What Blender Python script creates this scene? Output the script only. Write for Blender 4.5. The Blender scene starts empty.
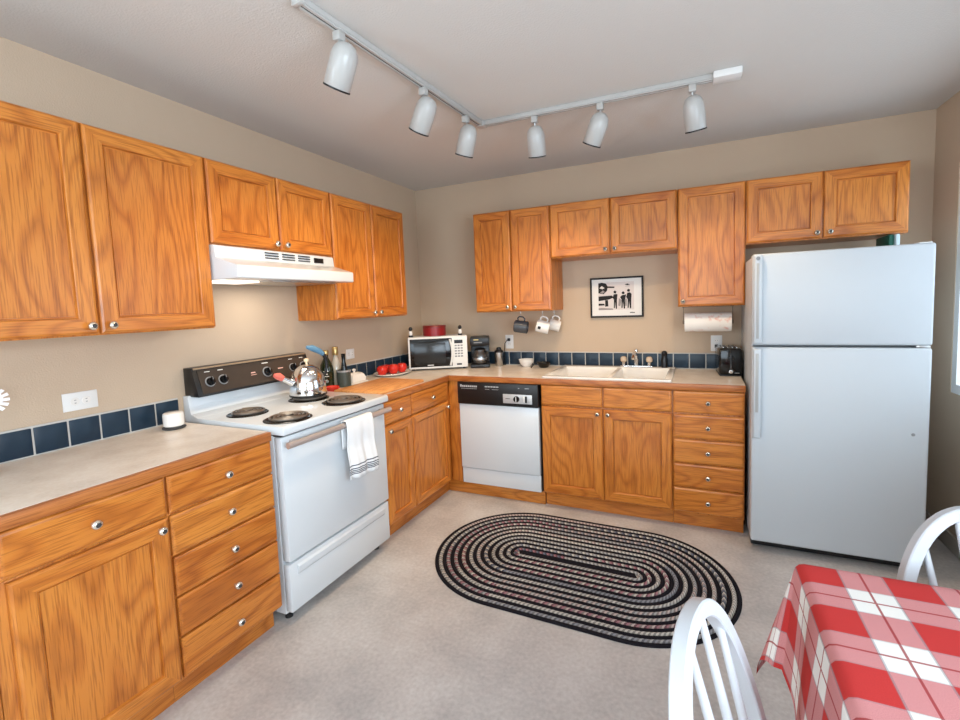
import bpy, bmesh, math, random
from mathutils import Vector, Matrix
random.seed(7)
PI = math.pi
S = bpy.context.scene
COL = S.collection

# ---------------------------------------------------------------- camera
YAW, PITCH, ROLL = -0.4183, -0.0778, -0.0358
cam_d = bpy.data.cameras.new('camera')
cam = bpy.data.objects.new('camera', cam_d); COL.objects.link(cam)
cam_d.sensor_width = 36.0
cam_d.lens = 457.57 * 36.0 / 960.0
cam_d.shift_x = -(496.22 - 480.0) / 960.0
cam_d.shift_y = (339.67 - 360.0) / 960.0
cam_d.clip_start = 0.02
_r = Vector((math.cos(YAW), -math.sin(YAW), 0))
_f = Vector((math.sin(YAW) * math.cos(PITCH), math.cos(YAW) * math.cos(PITCH), math.sin(PITCH)))
_u = _r.cross(_f)
_R = _r * math.cos(ROLL) + _u * math.sin(ROLL)
_U = -_r * math.sin(ROLL) + _u * math.cos(ROLL)
cam.matrix_world = Matrix(((_R.x, _U.x, -_f.x, 2.3424), (_R.y, _U.y, -_f.y, -3.5848), (_R.z, _U.z, -_f.z, 1.4349), (0, 0, 0, 1)))
S.camera = cam

# ---------------------------------------------------------------- world, daylight, exposure
S.view_settings.view_transform = 'Standard'
S.view_settings.look = 'None'
S.view_settings.gamma = 1.0
S.view_settings.use_curve_mapping = False
S.view_settings.exposure = 0.0
W = bpy.data.worlds.new('sky'); S.world = W; W.use_nodes = True
W.node_tree.nodes['Background'].inputs[0].default_value = (0.72, 0.87, 1.0, 1)
W.node_tree.nodes['Background'].inputs[1].default_value = 2.2

def area(name, loc, rot, sx, sy, power, col):
    d = bpy.data.lights.new(name, 'AREA'); d.shape = 'RECTANGLE'; d.size = sx; d.size_y = sy
    d.energy = power; d.color = col
    o = bpy.data.objects.new(name, d); COL.objects.link(o); o.location = loc; o.rotation_euler = rot
    return o
XR = 3.613           # right wall
YF = -6.2            # wall behind the camera
HC = 2.478           # ceiling
WIN1 = (-1.75, -0.288, 0.86, 2.10)     # right wall window y0,y1,z0,z1
ADDED_WIN4 = (-5.7, -4.3, 0.80, 2.10)       # unseen left wall window behind the camera, added to brighten the right wall
ADDED_WIN3 = (-5.3, -2.75, 0.80, 2.10)      # unseen right wall window beside the camera, added to light the left cabinets
ADDED_WIN2 = (0.45, 3.15, 0.75, 2.20)       # unseen window behind the camera, added to supply daylight: x0,x1,z0,z1
area('daylight_side', (XR + 0.16, (WIN1[0] + WIN1[1]) / 2, (WIN1[2] + WIN1[3]) / 2), (0, PI / 2, 0), 1.2, 1.4, 6, (0.70, 0.86, 1.0))
area('added_light_rear', ((ADDED_WIN2[0] + ADDED_WIN2[1]) / 2, YF - 0.22, (ADDED_WIN2[2] + ADDED_WIN2[3]) / 2), (PI / 2, 0, 0), 2.6, 1.4, 60, (0.74, 0.88, 1.0))  # lamp outside the added rear window, supplies light from behind
area('added_light_left', (-0.16, (ADDED_WIN4[0] + ADDED_WIN4[1]) / 2, (ADDED_WIN4[2] + ADDED_WIN4[3]) / 2), (0, -PI / 2, 0), 1.3, 1.4, 120, (0.74, 0.88, 1.0))  # lamp outside the added left window, lifts the right wall
area('added_light_dining', (XR + 0.16, (ADDED_WIN3[0] + ADDED_WIN3[1]) / 2, (ADDED_WIN3[2] + ADDED_WIN3[3]) / 2), (0, PI / 2, 0), 1.3, 2.5, 112, (0.74, 0.88, 1.0))  # lamp outside the added dining window, lights left cabinets, table and floor
SPOT_POWER = 24.0
HOOD_POWER = 1.7

# ---------------------------------------------------------------- helpers
def lin(c):
    return tuple(((x / 255) / 12.92 if x / 255 <= 0.04045 else ((x / 255 + 0.055) / 1.055) ** 2.4) for x in c)

class MB:
    def __init__(self): self.bm = bmesh.new(); self.uv = None
    def _take(self, t, mi, M=None):
        if M is not None: bmesh.ops.transform(t, matrix=M, verts=t.verts)
        t.verts.index_update()
        vs = [self.bm.verts.new(v.co) for v in t.verts]
        for f in t.faces:
            try:
                nf = self.bm.faces.new([vs[v.index] for v in f.verts]); nf.material_index = mi; nf.smooth = True
            except ValueError: pass
        t.free()
    def box(self, x0, x1, y0, y1, z0, z1, bev=0.0, mi=0, seg=2, M=None):
        t = bmesh.new()
        bmesh.ops.create_cube(t, size=1)
        for v in t.verts:
            v.co = Vector((x0 + (v.co.x + .5) * (x1 - x0), y0 + (v.co.y + .5) * (y1 - y0), z0 + (v.co.z + .5) * (z1 - z0)))
        if bev > 0: bmesh.ops.bevel(t, geom=t.edges[:], offset=bev, segments=seg, affect='EDGES', profile=0.5)
        self._take(t, mi, M); return self
    def lathe(self, prof, c=(0, 0, 0), seg=32, mi=0, M=None, cap0=True, cap1=True):
        t = bmesh.new(); rings = []
        for r, z in prof:
            if r < 1e-6: rings.append([t.verts.new((0, 0, z))])
            else: rings.append([t.verts.new((r * math.cos(2 * PI * k / seg), r * math.sin(2 * PI * k / seg), z)) for k in range(seg)])
        for a, b in zip(rings[:-1], rings[1:]):
            if len(a) == 1 and len(b) == 1: continue
            for k in range(seg):
                k2 = (k + 1) % seg
                if len(a) == 1: t.faces.new((a[0], b[k2], b[k]))
                elif len(b) == 1: t.faces.new((a[k], a[k2], b[0]))
                else: t.faces.new((a[k], a[k2], b[k2], b[k]))
        if cap0 and len(rings[0]) > 1: t.faces.new(list(reversed(rings[0])))
        if cap1 and len(rings[-1]) > 1: t.faces.new(rings[-1])
        MM = Matrix.Translation(Vector(c))
        if M is not None: MM = MM @ M
        self._take(t, mi, MM); return self
    def cyl(self, p0, p1, r, r1=None, seg=20, mi=0):
        p0 = Vector(p0); p1 = Vector(p1); d = p1 - p0
        M = d.to_track_quat('Z', 'Y').to_matrix().to_4x4()
        return self.lathe([(r, 0), (r if r1 is None else r1, d.length)], c=p0, seg=seg, mi=mi, M=M)
    def sphere(self, c, r, sz=1.0, mi=0, seg=20, n=10):
        prof = [(r * math.sin(PI * k / n), -r * sz * math.cos(PI * k / n)) for k in range(n + 1)]
        prof[0] = (0, -r * sz); prof[-1] = (0, r * sz)
        return self.lathe(prof, c=c, seg=seg, mi=mi)
    def tube(self, pts, r, seg=10, mi=0, sec=None, up=(0, 0, 1), closed=False):
        """sweep a circle (or a section list of (a, b)) along pts; r may be a list"""
        pts = [Vector(p) for p in pts]; n = len(pts); t = bmesh.new(); rings = []
        up = Vector(up); prev = None
        for i, p in enumerate(pts):
            if closed: d = pts[(i + 1) % n] - pts[i - 1]
            else: d = pts[min(i + 1, n - 1)] - pts[max(i - 1, 0)]
            d.normalize()
            a = up.cross(d) if prev is None else prev - d * prev.dot(d)
            if a.length < 1e-5: a = Vector((1, 0, 0)).cross(d)
            a.normalize(); prev = a; b = d.cross(a)
            rr = r[i] if isinstance(r, (list, tuple)) else r
            if sec is None: s = [(rr * math.cos(2 * PI * k / seg), rr * math.sin(2 * PI * k / seg)) for k in range(seg)]
            else: s = [(x * rr, y * rr) for x, y in sec]
            rings.append([t.verts.new(p + a * x + b * y) for x, y in s])
        m = len(rings[0]); lim = n if closed else n - 1
        for i in range(lim):
            A = rings[i]; B = rings[(i + 1) % n]
            for k in range(m):
                t.faces.new((A[k], A[(k + 1) % m], B[(k + 1) % m], B[k]))
        if not closed:
            t.faces.new(list(reversed(rings[0]))); t.faces.new(rings[-1])
        self._take(t, mi); return self
    def prism(self, poly, axis, a0, a1, mi=0, bev=0.0):
        """extrude a 2-D polygon along an axis: 'x' poly=(y,z), 'y' poly=(x,z), 'z' poly=(x,y)"""
        t = bmesh.new()
        def P(p, a):
            return {'x': (a, p[0], p[1]), 'y': (p[0], a, p[1]), 'z': (p[0], p[1], a)}[axis]
        A = [t.verts.new(P(p, a0)) for p in poly]; B = [t.verts.new(P(p, a1)) for p in poly]
        n = len(poly)
        t.faces.new(A); t.faces.new(list(reversed(B)))
        for k in range(n): t.faces.new((A[k], B[k], B[(k + 1) % n], A[(k + 1) % n]))
        bmesh.ops.recalc_face_normals(t, faces=t.faces)
        if bev > 0: bmesh.ops.bevel(t, geom=t.edges[:], offset=bev, segments=2, affect='EDGES', profile=0.5)
        self._take(t, mi); return self
    def loops(self, loops, mis=None, cap=True, capmi=0):
        """rings of 4 corners bridged one after the other (frames with moulded edges); mis: per-side materials"""
        t = bmesh.new(); R = [[t.verts.new(p) for p in L] for L in loops]
        fm = []
        for A, B in zip(R[:-1], R[1:]):
            for k in range(4):
                f = t.faces.new((A[k], A[(k + 1) % 4], B[(k + 1) % 4], B[k])); f.material_index = (mis[k] if mis else 0)
        if cap: f = t.faces.new(R[-1]); f.material_index = capmi
        t.verts.index_update()
        vs = [self.bm.verts.new(v.co) for v in t.verts]
        for f in t.faces:
            nf = self.bm.faces.new([vs[v.index] for v in f.verts]); nf.material_index = f.material_index
        t.free(); return self

def obj(name, mb, mats, parent=None, smooth=40):
    me = bpy.data.meshes.new(name)
    bm = mb.bm if isinstance(mb, MB) else mb
    bmesh.ops.recalc_face_normals(bm, faces=bm.faces)
    for f in bm.faces: f.smooth = True
    bm.to_mesh(me); bm.free()
    for m in (mats if isinstance(mats, (list, tuple)) else [mats]): me.materials.append(m)
    if smooth: me.set_sharp_from_angle(angle=math.radians(smooth))
    o = bpy.data.objects.new(name, me); COL.objects.link(o)
    if parent is not None: o.parent = parent
    return o
def tag(o, label=None, cat=None, group=None, kind=None):
    if label: o['label'] = label
    if cat: o['category'] = cat
    if group: o['group'] = group
    if kind: o['kind'] = kind
    return o
def thing(name, label, cat, loc=(0, 0, 0), rz=0.0, group=None):
    o = bpy.data.objects.new(name, None); COL.objects.link(o)
    o.empty_display_size = 0.05; o.location = loc; o.rotation_euler = (0, 0, rz)
    return tag(o, label, cat, group)
def struct(name, mb, mats, smooth=40):
    return tag(obj(name, mb, mats, None, smooth), kind='structure')
def copy_tree(o, parent=None):
    c = o.copy(); COL.objects.link(c)
    if parent is not None: c.parent = parent
    for ch in list(o.children): copy_tree(ch, c)
    return c

# ---------------------------------------------------------------- materials
def nt(name):
    m = bpy.data.materials.new(name); m.use_nodes = True
    N = m.node_tree.nodes; L = m.node_tree.links
    return m, N, L, N['Principled BSDF']
def mat(name, col, rough=0.5, metal=0.0, var=0.04, scale=12.0, bump=0.0, bscale=150.0, coat=0.0, trans=0.0, ior=1.45, spec=0.5):
    m, N, L, b = nt(name)
    tc = N.new('ShaderNodeTexCoord')
    n = N.new('ShaderNodeTexNoise'); n.inputs['Scale'].default_value = scale; n.inputs['Detail'].default_value = 3
    L.new(tc.outputs['Object'], n.inputs['Vector'])
    mx = N.new('ShaderNodeMix'); mx.data_type = 'RGBA'
    c = lin(col)
    mx.inputs[6].default_value = (*[x * (1 - var) for x in c], 1)
    mx.inputs[7].default_value = (*[min(1, x * (1 + var)) for x in c], 1)
    L.new(n.outputs[0], mx.inputs[0]); L.new(mx.outputs[2], b.inputs['Base Color'])
    b.inputs['Roughness'].default_value = rough; b.inputs['Metallic'].default_value = metal
    b.inputs['Coat Weight'].default_value = coat; b.inputs['Transmission Weight'].default_value = trans
    b.inputs['IOR'].default_value = ior; b.inputs['Specular IOR Level'].default_value = spec
    if bump > 0:
        n2 = N.new('ShaderNodeTexNoise'); n2.inputs['Scale'].default_value = bscale; n2.inputs['Detail'].default_value = 2
        L.new(tc.outputs['Object'], n2.inputs['Vector'])
        bp = N.new('ShaderNodeBump'); bp.inputs['Strength'].default_value = bump; bp.inputs['Distance'].default_value = 0.002
        L.new(n2.outputs[0], bp.inputs['Height']); L.new(bp.outputs[0], b.inputs['Normal'])
    return m
def emit(name, col, s):
    m, N, L, b = nt(name)
    b.inputs['Base Color'].default_value = (*col, 1); b.inputs['Emission Color'].default_value = (*col, 1); b.inputs['Emission Strength'].default_value = s
    return m
def math_node(N, L, op, a, b=None):
    n = N.new('ShaderNodeMath'); n.operation = op
    for i, x in enumerate((a, b)):
        if x is None: continue
        if isinstance(x, (int, float)): n.inputs[i].default_value = x
        else: L.new(x, n.inputs[i])
    return n.outputs[0]
def oak(name, axis, light=(209, 132, 55), mid=(184, 103, 36), dark=(138, 68, 20), rough=0.30):
    m, N, L, b = nt(name)
    tc = N.new('ShaderNodeTexCoord'); oi = N.new('ShaderNodeObjectInfo')
    add = N.new('ShaderNodeVectorMath'); add.operation = 'MULTIPLY_ADD'
    comb = N.new('ShaderNodeCombineXYZ')
    for k, s in enumerate((7.3, 3.1, 5.7)):
        L.new(math_node(N, L, 'MULTIPLY', oi.outputs['Random'], s), comb.inputs[k])
    add.inputs[1].default_value = (1, 1, 1)
    L.new(tc.outputs['Object'], add.inputs[0]); L.new(comb.outputs[0], add.inputs[2])
    def mapped(along, across):
        mp = N.new('ShaderNodeMapping'); sc = [across] * 3; sc['xyz'.index(axis)] = along
        mp.inputs['Scale'].default_value = sc; L.new(add.outputs[0], mp.inputs['Vector']); return mp.outputs[0]
    n1 = N.new('ShaderNodeTexNoise'); n1.inputs['Scale'].default_value = 1.0; n1.inputs['Detail'].default_value = 2.0
    n1.inputs['Distortion'].default_value = 0.12
    L.new(mapped(0.75, 3.8), n1.inputs['Vector'])
    ring = math_node(N, L, 'PINGPONG', math_node(N, L, 'MULTIPLY', n1.outputs[0], 30.0), 1.0)
    r1 = N.new('ShaderNodeValToRGB'); e = r1.color_ramp.elements
    e[0].position = 0.0; e[0].color = (*lin(dark), 1); e[1].position = 1.0; e[1].color = (*lin(light), 1)
    x = e.new(0.30); x.color = (*lin(mid), 1)
    e[-1].position = 0.62
    L.new(ring, r1.inputs[0])
    n2 = N.new('ShaderNodeTexNoise'); n2.inputs['Scale'].default_value = 1.0; n2.inputs['Detail'].default_value = 2.0
    L.new(mapped(9.0, 260.0), n2.inputs['Vector'])
    r2 = N.new('ShaderNodeValToRGB'); e = r2.color_ramp.elements
    e[0].position = 0.36; e[0].color = (0.52, 0.42, 0.34, 1); e[1].position = 0.50; e[1].color = (1, 1, 1, 1)
    L.new(n2.outputs[0], r2.inputs[0])
    n3 = N.new('ShaderNodeTexNoise'); n3.inputs['Scale'].default_value = 1.0
    L.new(mapped(0.5, 2.2), n3.inputs['Vector'])
    r3 = N.new('ShaderNodeValToRGB'); e = r3.color_ramp.elements
    e[0].position = 0.3; e[0].color = (*lin(mid), 1); e[1].position = 0.7; e[1].color = (*lin(light), 1)
    L.new(n3.outputs[0], r3.inputs[0])
    ma = N.new('ShaderNodeMix'); ma.data_type = 'RGBA'; ma.inputs[0].default_value = 0.42
    L.new(r3.outputs[0], ma.inputs[6]); L.new(r1.outputs[0], ma.inputs[7])
    mx = N.new('ShaderNodeMix'); mx.data_type = 'RGBA'; mx.blend_type = 'MULTIPLY'; mx.inputs[0].default_value = 0.6
    L.new(ma.outputs[2], mx.inputs[6]); L.new(r2.outputs[0], mx.inputs[7])
    L.new(mx.outputs[2], b.inputs['Base Color'])
    b.inputs['Roughness'].default_value = rough
    bp = N.new('ShaderNodeBump'); bp.inputs['Strength'].default_value = 0.08; bp.inputs['Distance'].default_value = 0.001
    L.new(n2.outputs[0], bp.inputs['Height']); L.new(bp.outputs[0], b.inputs['Normal'])
    return m

OAK_V = oak('oak_grain_upright', 'z')
OAK_H = oak('oak_grain_level', 'x')
EDG = ((190, 118, 58), (168, 94, 40), (128, 66, 26), .4)
OAK_T = oak('oak_edge_strip', 'x', *EDG)
OAK_Y = oak('oak_edge_strip_side', 'y', *EDG)
BOARD = oak('cutting_board_wood', 'y', (222, 160, 98), (206, 138, 76), (176, 108, 52), 0.5)
WALL = mat('wall_paint', (194, 173, 150), 0.85, var=0.03, scale=3, bump=0.5, bscale=170)
CEIL = mat('ceiling_paint', (209, 207, 203), 0.9, var=0.02, scale=3, bump=0.7, bscale=130)
TRIMW = mat('painted_trim', (176, 168, 158), 0.6)
WINW = mat('white_window_frame', (232, 232, 230), 0.45)
WHITE = mat('white_enamel', (212, 217, 221), 0.22, var=0.01, scale=2, coat=0.3)
FRIDGEW = mat('white_textured_enamel', (192, 198, 203), 0.38, var=0.012, scale=3, bump=0.15, bscale=500)
WPLAST = mat('white_plastic', (226, 226, 224), 0.4)
CERAM = mat('white_ceramic', (232, 229, 224), 0.18, coat=0.3)
BLACK = mat('black_plastic', (22, 22, 24), 0.35)
BLACKG = mat('black_gloss', (14, 15, 17), 0.12)
DGREY = mat('dark_grey', (58, 58, 60), 0.45)
GREY = mat('mid_grey', (140, 142, 145), 0.45)
CHROME = mat('chrome', (225, 226, 228), 0.12, metal=1.0)
STEEL = mat('brushed_steel', (190, 190, 190), 0.3, metal=1.0)
NICKEL = mat('pale_nickel', (222, 214, 200), 0.22, metal=0.85)
RED = mat('red_skin', (205, 44, 34), 0.22, var=0.35, scale=14)
REDC = mat('red_ceramic', (205, 52, 38), 0.25)
REDTIN = mat('red_tin', (140, 22, 26), 0.35, var=0.2)
GREYLAMP = mat('lamp_enamel', (180, 179, 176), 0.28, var=0.01, coat=0.2)
BLUEGRIP = mat('blue_grip', (86, 128, 158), 0.5)
GROUT = mat('grout', (196, 192, 186), 0.8)
TILE = mat('navy_tile', (30, 48, 64), 0.3, var=0.3, scale=14, coat=0.0, spec=.35)
CHAIRW = mat('white_chair_paint', (190, 194, 199), 0.35, var=0.01, coat=0.15)
BROWNPANEL = mat('smoked_brown_panel', (64, 56, 50), 0.25, var=0.15, scale=20)
GLASS = mat('clear_glass', (245, 248, 250), 0.03, trans=1.0, var=0.0)
GLASSD = mat('dark_green_glass', (28, 36, 20), 0.08, coat=0.4)
GOLD = mat('gold_cap', (186, 158, 104), 0.3, metal=0.8)
CROCKM = mat('grey_green_glaze', (66, 74, 70), 0.35, var=0.2, scale=40)
PAPER = mat('paper', (228, 226, 222), 0.8)
INK = mat('print_black', (20, 18, 18), 0.7)
INKG = mat('print_grey', (150, 142, 140), 0.7)
PRINT = mat('print_pale', (214, 206, 202), 0.7)
GREENB = mat('green_binder', (22, 88, 72), 0.5)
PALEB = mat('pale_blue_plastic', (196, 214, 220), 0.45)
PETALW = mat('petal_white', (240, 238, 240), 0.6)
PETALP = mat('petal_purple', (96, 52, 112), 0.6)
STEMG = mat('stem_green', (70, 110, 50), 0.6)
PINKW = mat('whistle_red', (214, 106, 92), 0.45)
MUGG = mat('charcoal_glaze', (72, 76, 82), 0.25)
BULB = emit('bulb_glow', (1.0, 0.86, 0.68), 6.0)
HOODGLOW = emit('hood_lens_glow', (1.0, 0.90, 0.76), 1.2)

def pane_mat():
    m = bpy.data.materials.new('window_pane'); m.use_nodes = True
    N = m.node_tree.nodes; L = m.node_tree.links; N.clear()
    out = N.new('ShaderNodeOutputMaterial'); a = N.new('ShaderNodeBsdfTransparent'); g = N.new('ShaderNodeBsdfGlossy')
    g.inputs['Roughness'].default_value = 0.02; mx = N.new('ShaderNodeMixShader'); mx.inputs[0].default_value = 0.06
    L.new(a.outputs[0], mx.inputs[1]); L.new(g.outputs[0], mx.inputs[2]); L.new(mx.outputs[0], out.inputs[0]); return m
PANE = pane_mat()
def two_tone(name, c1, c2, c3, s1, s2, rough, bump=0.0):
    m, N, L, b = nt(name)
    tc = N.new('ShaderNodeTexCoord')
    n = N.new('ShaderNodeTexNoise'); n.inputs['Scale'].default_value = s1; n.inputs['Detail'].default_value = 5; L.new(tc.outputs['Object'], n.inputs['Vector'])
    r = N.new('ShaderNodeValToRGB'); e = r.color_ramp.elements
    e[0].position = .33; e[0].color = (*lin(c1), 1); e[1].position = .68; e[1].color = (*lin(c3), 1); x = e.new(.5); x.color = (*lin(c2), 1)
    L.new(n.outputs[0], r.inputs[0])
    n2 = N.new('ShaderNodeTexNoise'); n2.inputs['Scale'].default_value = s2; L.new(tc.outputs['Object'], n2.inputs['Vector'])
    mx = N.new('ShaderNodeMix'); mx.data_type = 'RGBA'; mx.blend_type = 'OVERLAY'; mx.inputs[0].default_value = .25
    L.new(r.outputs[0], mx.inputs[6]); L.new(n2.outputs[0], mx.inputs[7]); L.new(mx.outputs[2], b.inputs['Base Color'])
    b.inputs['Roughness'].default_value = rough
    return m
FLOOR = two_tone('vinyl_floor', (176, 171, 168), (190, 184, 180), (200, 195, 191), 4.0, 60.0, 0.42)
COUNTER = two_tone('laminate_counter', (214, 202, 188), (224, 213, 200), (232, 223, 211), 9.0, 90.0, 0.28)

# ---------------------------------------------------------------- room shell
T = 0.12
struct('floor', MB().box(-T, XR + T, YF - T, T, -0.1, 0), FLOOR)
struct('ceiling', MB().box(-T, XR + T, YF - T, T, HC, HC + 0.1), CEIL)
a0, a1, b0, b1 = ADDED_WIN4
struct('wall_left', MB().box(-T, 0, YF, a0, 0, HC).box(-T, 0, a1, 0, 0, HC).box(-T, 0, a0, a1, 0, b0).box(-T, 0, a0, a1, b1, HC), WALL)
struct('wall_back', MB().box(-T, XR + T, 0, T, 0, HC), WALL)
y0, y1, z0, z1 = WIN1
a0, a1, b0, b1 = ADDED_WIN3
wr = MB().box(XR, XR + T, YF, a0, 0, HC).box(XR, XR + T, a1, y0, 0, HC).box(XR, XR + T, y1, 0, 0, HC)
wr.box(XR, XR + T, y0, y1, 0, z0).box(XR, XR + T, y0, y1, z1, HC).box(XR, XR + T, a0, a1, 0, b0).box(XR, XR + T, a0, a1, b1, HC)
struct('wall_right', wr, WALL)
def side_window(name, y0, y1, z0, z1, left=False):
    f = (lambda q: (-q[1], -q[0])) if left else (lambda q: (XR + q[0], XR + q[1]))
    A = f((.004, .05)); B_ = f((.008, .046)); P_ = f((.024, .030))
    wm = MB()
    wm.box(*A, y0, y0 + .05, z0, z1).box(*A, y1 - .05, y1, z0, z1).box(*A, y0 + .05, y1 - .05, z0, z0 + .05).box(*A, y0 + .05, y1 - .05, z1 - .05, z1)
    wm.box(*B_, (y0 + y1) / 2 - .02, (y0 + y1) / 2 + .02, z0 + .05, z1 - .05)
    w1 = struct(name, wm, WINW)
    obj('window_pane', MB().box(*P_, y0 + .05, y1 - .05, z0 + .05, z1 - .05), PANE, w1)
side_window('window_1', *WIN1)
side_window('added_window_3', *ADDED_WIN3)  # added window, out of view, lets light in from the right
side_window('added_window_4', *ADDED_WIN4, left=True)  # added window, out of view, lets fill light in from the left
x0, x1, z0, z1 = ADDED_WIN2
struct('wall_front', MB().box(-T, x0, YF - T, YF, 0, HC).box(x1, XR + T, YF - T, YF, 0, HC).box(x0, x1, YF - T, YF, 0, z0).box(x0, x1, YF - T, YF, z1, HC), WALL)
wm = MB()
wm.box(x0, x0 + .06, YF - .08, YF - .03, z0, z1).box(x1 - .06, x1, YF - .08, YF - .03, z0, z1).box(x0 + .06, x1 - .06, YF - .08, YF - .03, z0, z0 + .06).box(x0 + .06, x1 - .06, YF - .08, YF - .03, z1 - .06, z1)
wm.box((x0 + x1) / 2 - .025, (x0 + x1) / 2 + .025, YF - .075, YF - .035, z0 + .06, z1 - .06)
w2 = struct('added_window_2', wm, WINW)  # added window, out of view, lets light in from the rear
obj('window_pane', MB().box(x0 + .06, x1 - .06, YF - .058, YF - .052, z0 + .06, z1 - .06), PANE, w2)
struct('baseboard_right', MB().box(XR - .014, XR, YF + .01, -.002, 0, .09, .003), TRIMW)

# tiled splashbacks: grout bed with bevelled navy tiles
def splash(name, axis, a0, a1, first, pitch=0.1085, zb=0.9155, zt=1.032):
    m = MB()
    def b(u0, u1, d0, d1, z0, z1, bev, mi):
        if axis == 'y': m.box(d0, d1, u0, u1, z0, z1, bev, mi)
        else: m.box(u0, u1, -d1, -d0, z0, z1, bev, mi)
    b(a0, a1, 0.0005, 0.007, zb, zt, 0, 0)
    u = first - math.ceil((first - a0) / pitch) * pitch
    while u < a1:
        l = max(u + .0035, a0 + .001); r = min(u + pitch - .0035, a1 - .001)
        if r - l > .008: b(l, r, .006, .012, zb + .006, zt - .007, .002, 1)
        u += pitch
    return struct(name, m, [GROUT, TILE])
splash('trim_1', 'y', -3.55, -2.197, -2.41)
splash('trim_2', 'y', -1.425, -0.014, -1.02)
splash('trim_3', 'x', 0.014, 2.585, 1.411)

# ---------------------------------------------------------------- cabinets
def knob_mb(x, y, z):
    m = MB(); M = Matrix.Rotation(PI / 2, 4, 'X')     # lathe axis -> -Y
    m.lathe([(.006, 0), (.005, .010), (.008, .013), (.0145, .018), (.0150, .022), (.012, .027), (.006, .0295), (0, .030)], c=(x, y, z), seg=20, M=M)
    m.lathe([(.0075, 0), (.0065, .0015), (0, .002)], c=(x, y - .0295, z), seg=14, M=M, mi=1)
    return m
def rect(x0, x1, z0, z1, y): return [(x0, y, z0), (x1, y, z0), (x1, y, z1), (x0, y, z1)]
def door(root, x0, x1, z0, z1, yf, knob=None, fw=0.056, name='door'):
    """yf = y of the back of the door; front is at yf - 0.02"""
    t = .020; m = MB(); m2 = MB()
    def R(i, d): return rect(x0 + i, x1 - i, z0 + i, z1 - i, yf - d)
    m.loops([R(0, .0005), R(0, t - .007), R(.003, t - .003), R(.009, t), R(fw, t), R(fw + .002, t - .0025), R(fw + .004, t - .0130), R(fw + .0095, t - .0135), R(fw + .010, t - .0095)], mis=[0, 1, 0, 1], cap=False)
    o = obj(name, m, [OAK_H, OAK_V], root, 25)
    i = fw + .010
    m2.loops([R(i, t - .018), R(i, t - .0095), R(i + .0005, t - .0095)], mis=[0, 0, 0, 0], cap=True)
    obj('panel', m2, [OAK_V], o, 25)
    if knob: obj('knob', knob_mb(knob[0], yf - t, knob[1]), [NICKEL, DGREY], o)
    return o
def drawer(root, x0, x1, z0, z1, yf, knob=True, name='drawer'):
    t = .020; m = MB()
    def R(i, d): return rect(x0 + i, x1 - i, z0 + i, z1 - i, yf - d)
    m.loops([R(0, .0005), R(0, t - .008), R(.004, t - .003), R(.012, t), R(.013, t)], cap=True)
    o = obj(name, m, [OAK_H], root, 25)
    if knob: obj('knob', knob_mb((x0 + x1) / 2, yf - t, (z0 + z1) / 2), [NICKEL, DGREY], o)
    return o
def frame_body(w, d, z0, z1):
    """cabinet case: side panels, bottom, top, back, and a face frame at y=-d"""
    m = MB()
    m.box(0, w, -d + .02, 0, z0, z1, mi=1)
    m.box(0, w, -d, -d + .0195, z0, z1, .0015, mi=1)
    return m
def upper(label, loc, rz, w, z0, z1, doors, group, gap=0.004, d=.303, fw=.056):
    r = thing('wall_cabinet', label, 'cabinet', loc, rz, group)
    obj('case', frame_body(w, d, z0, z1), [OAK_H, OAK_V], r)
    n = len(doors); dw = w / n
    for k, side in enumerate(doors):
        a = k * dw + gap; b = (k + 1) * dw - gap
        kx = (b - .028) if side == 'r' else (a + .028)
        door(r, a, b, z0 + .006, z1 - .004, -d, (kx, z0 + .036), fw)
    return r
G = 0.0015
RZL = PI / 2
ZT, ZB, ZS = 2.139, 1.372, 1.7515
GU = 'oak wall cabinets'
def L(y): return (0.001, y, 0)      # a run along the left wall starts at world y
upper('tall two-door oak wall cabinet nearest the left edge, above the socket', L(-3.078), RZL, .896 - G, ZB, ZT, ['r', 'l'], GU)
upper('short two-door oak wall cabinet directly above the white range hood', L(-2.1805), RZL, .7615 - G, ZS, ZT, ['r', 'l'], GU)
upper('tall two-door oak wall cabinet between range hood and room corner', L(-1.418), RZL, .7445, ZB, ZT, ['r', 'l'], GU)
def Bk(x): return (x, -0.001, 0)
upper('tall two-door oak wall cabinet on the back wall above the hanging mugs', Bk(.7253), 0, .6235 - G, ZB, ZT, ['r', 'l'], GU)
upper('short two-door oak wall cabinet above the framed picture and sink', Bk(1.3496), 0, .8655 - G, ZS, ZT, ['r', 'l'], GU)
upper('tall single-door oak wall cabinet above the paper towel roll', Bk(2.2161), 0, .394 - G, ZB, ZT, ['l'], GU)
upper('short two-door oak wall cabinet above the refrigerator', Bk(2.6103), 0, .7926, ZS - .003, ZT, ['r', 'l'], GU)

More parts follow.
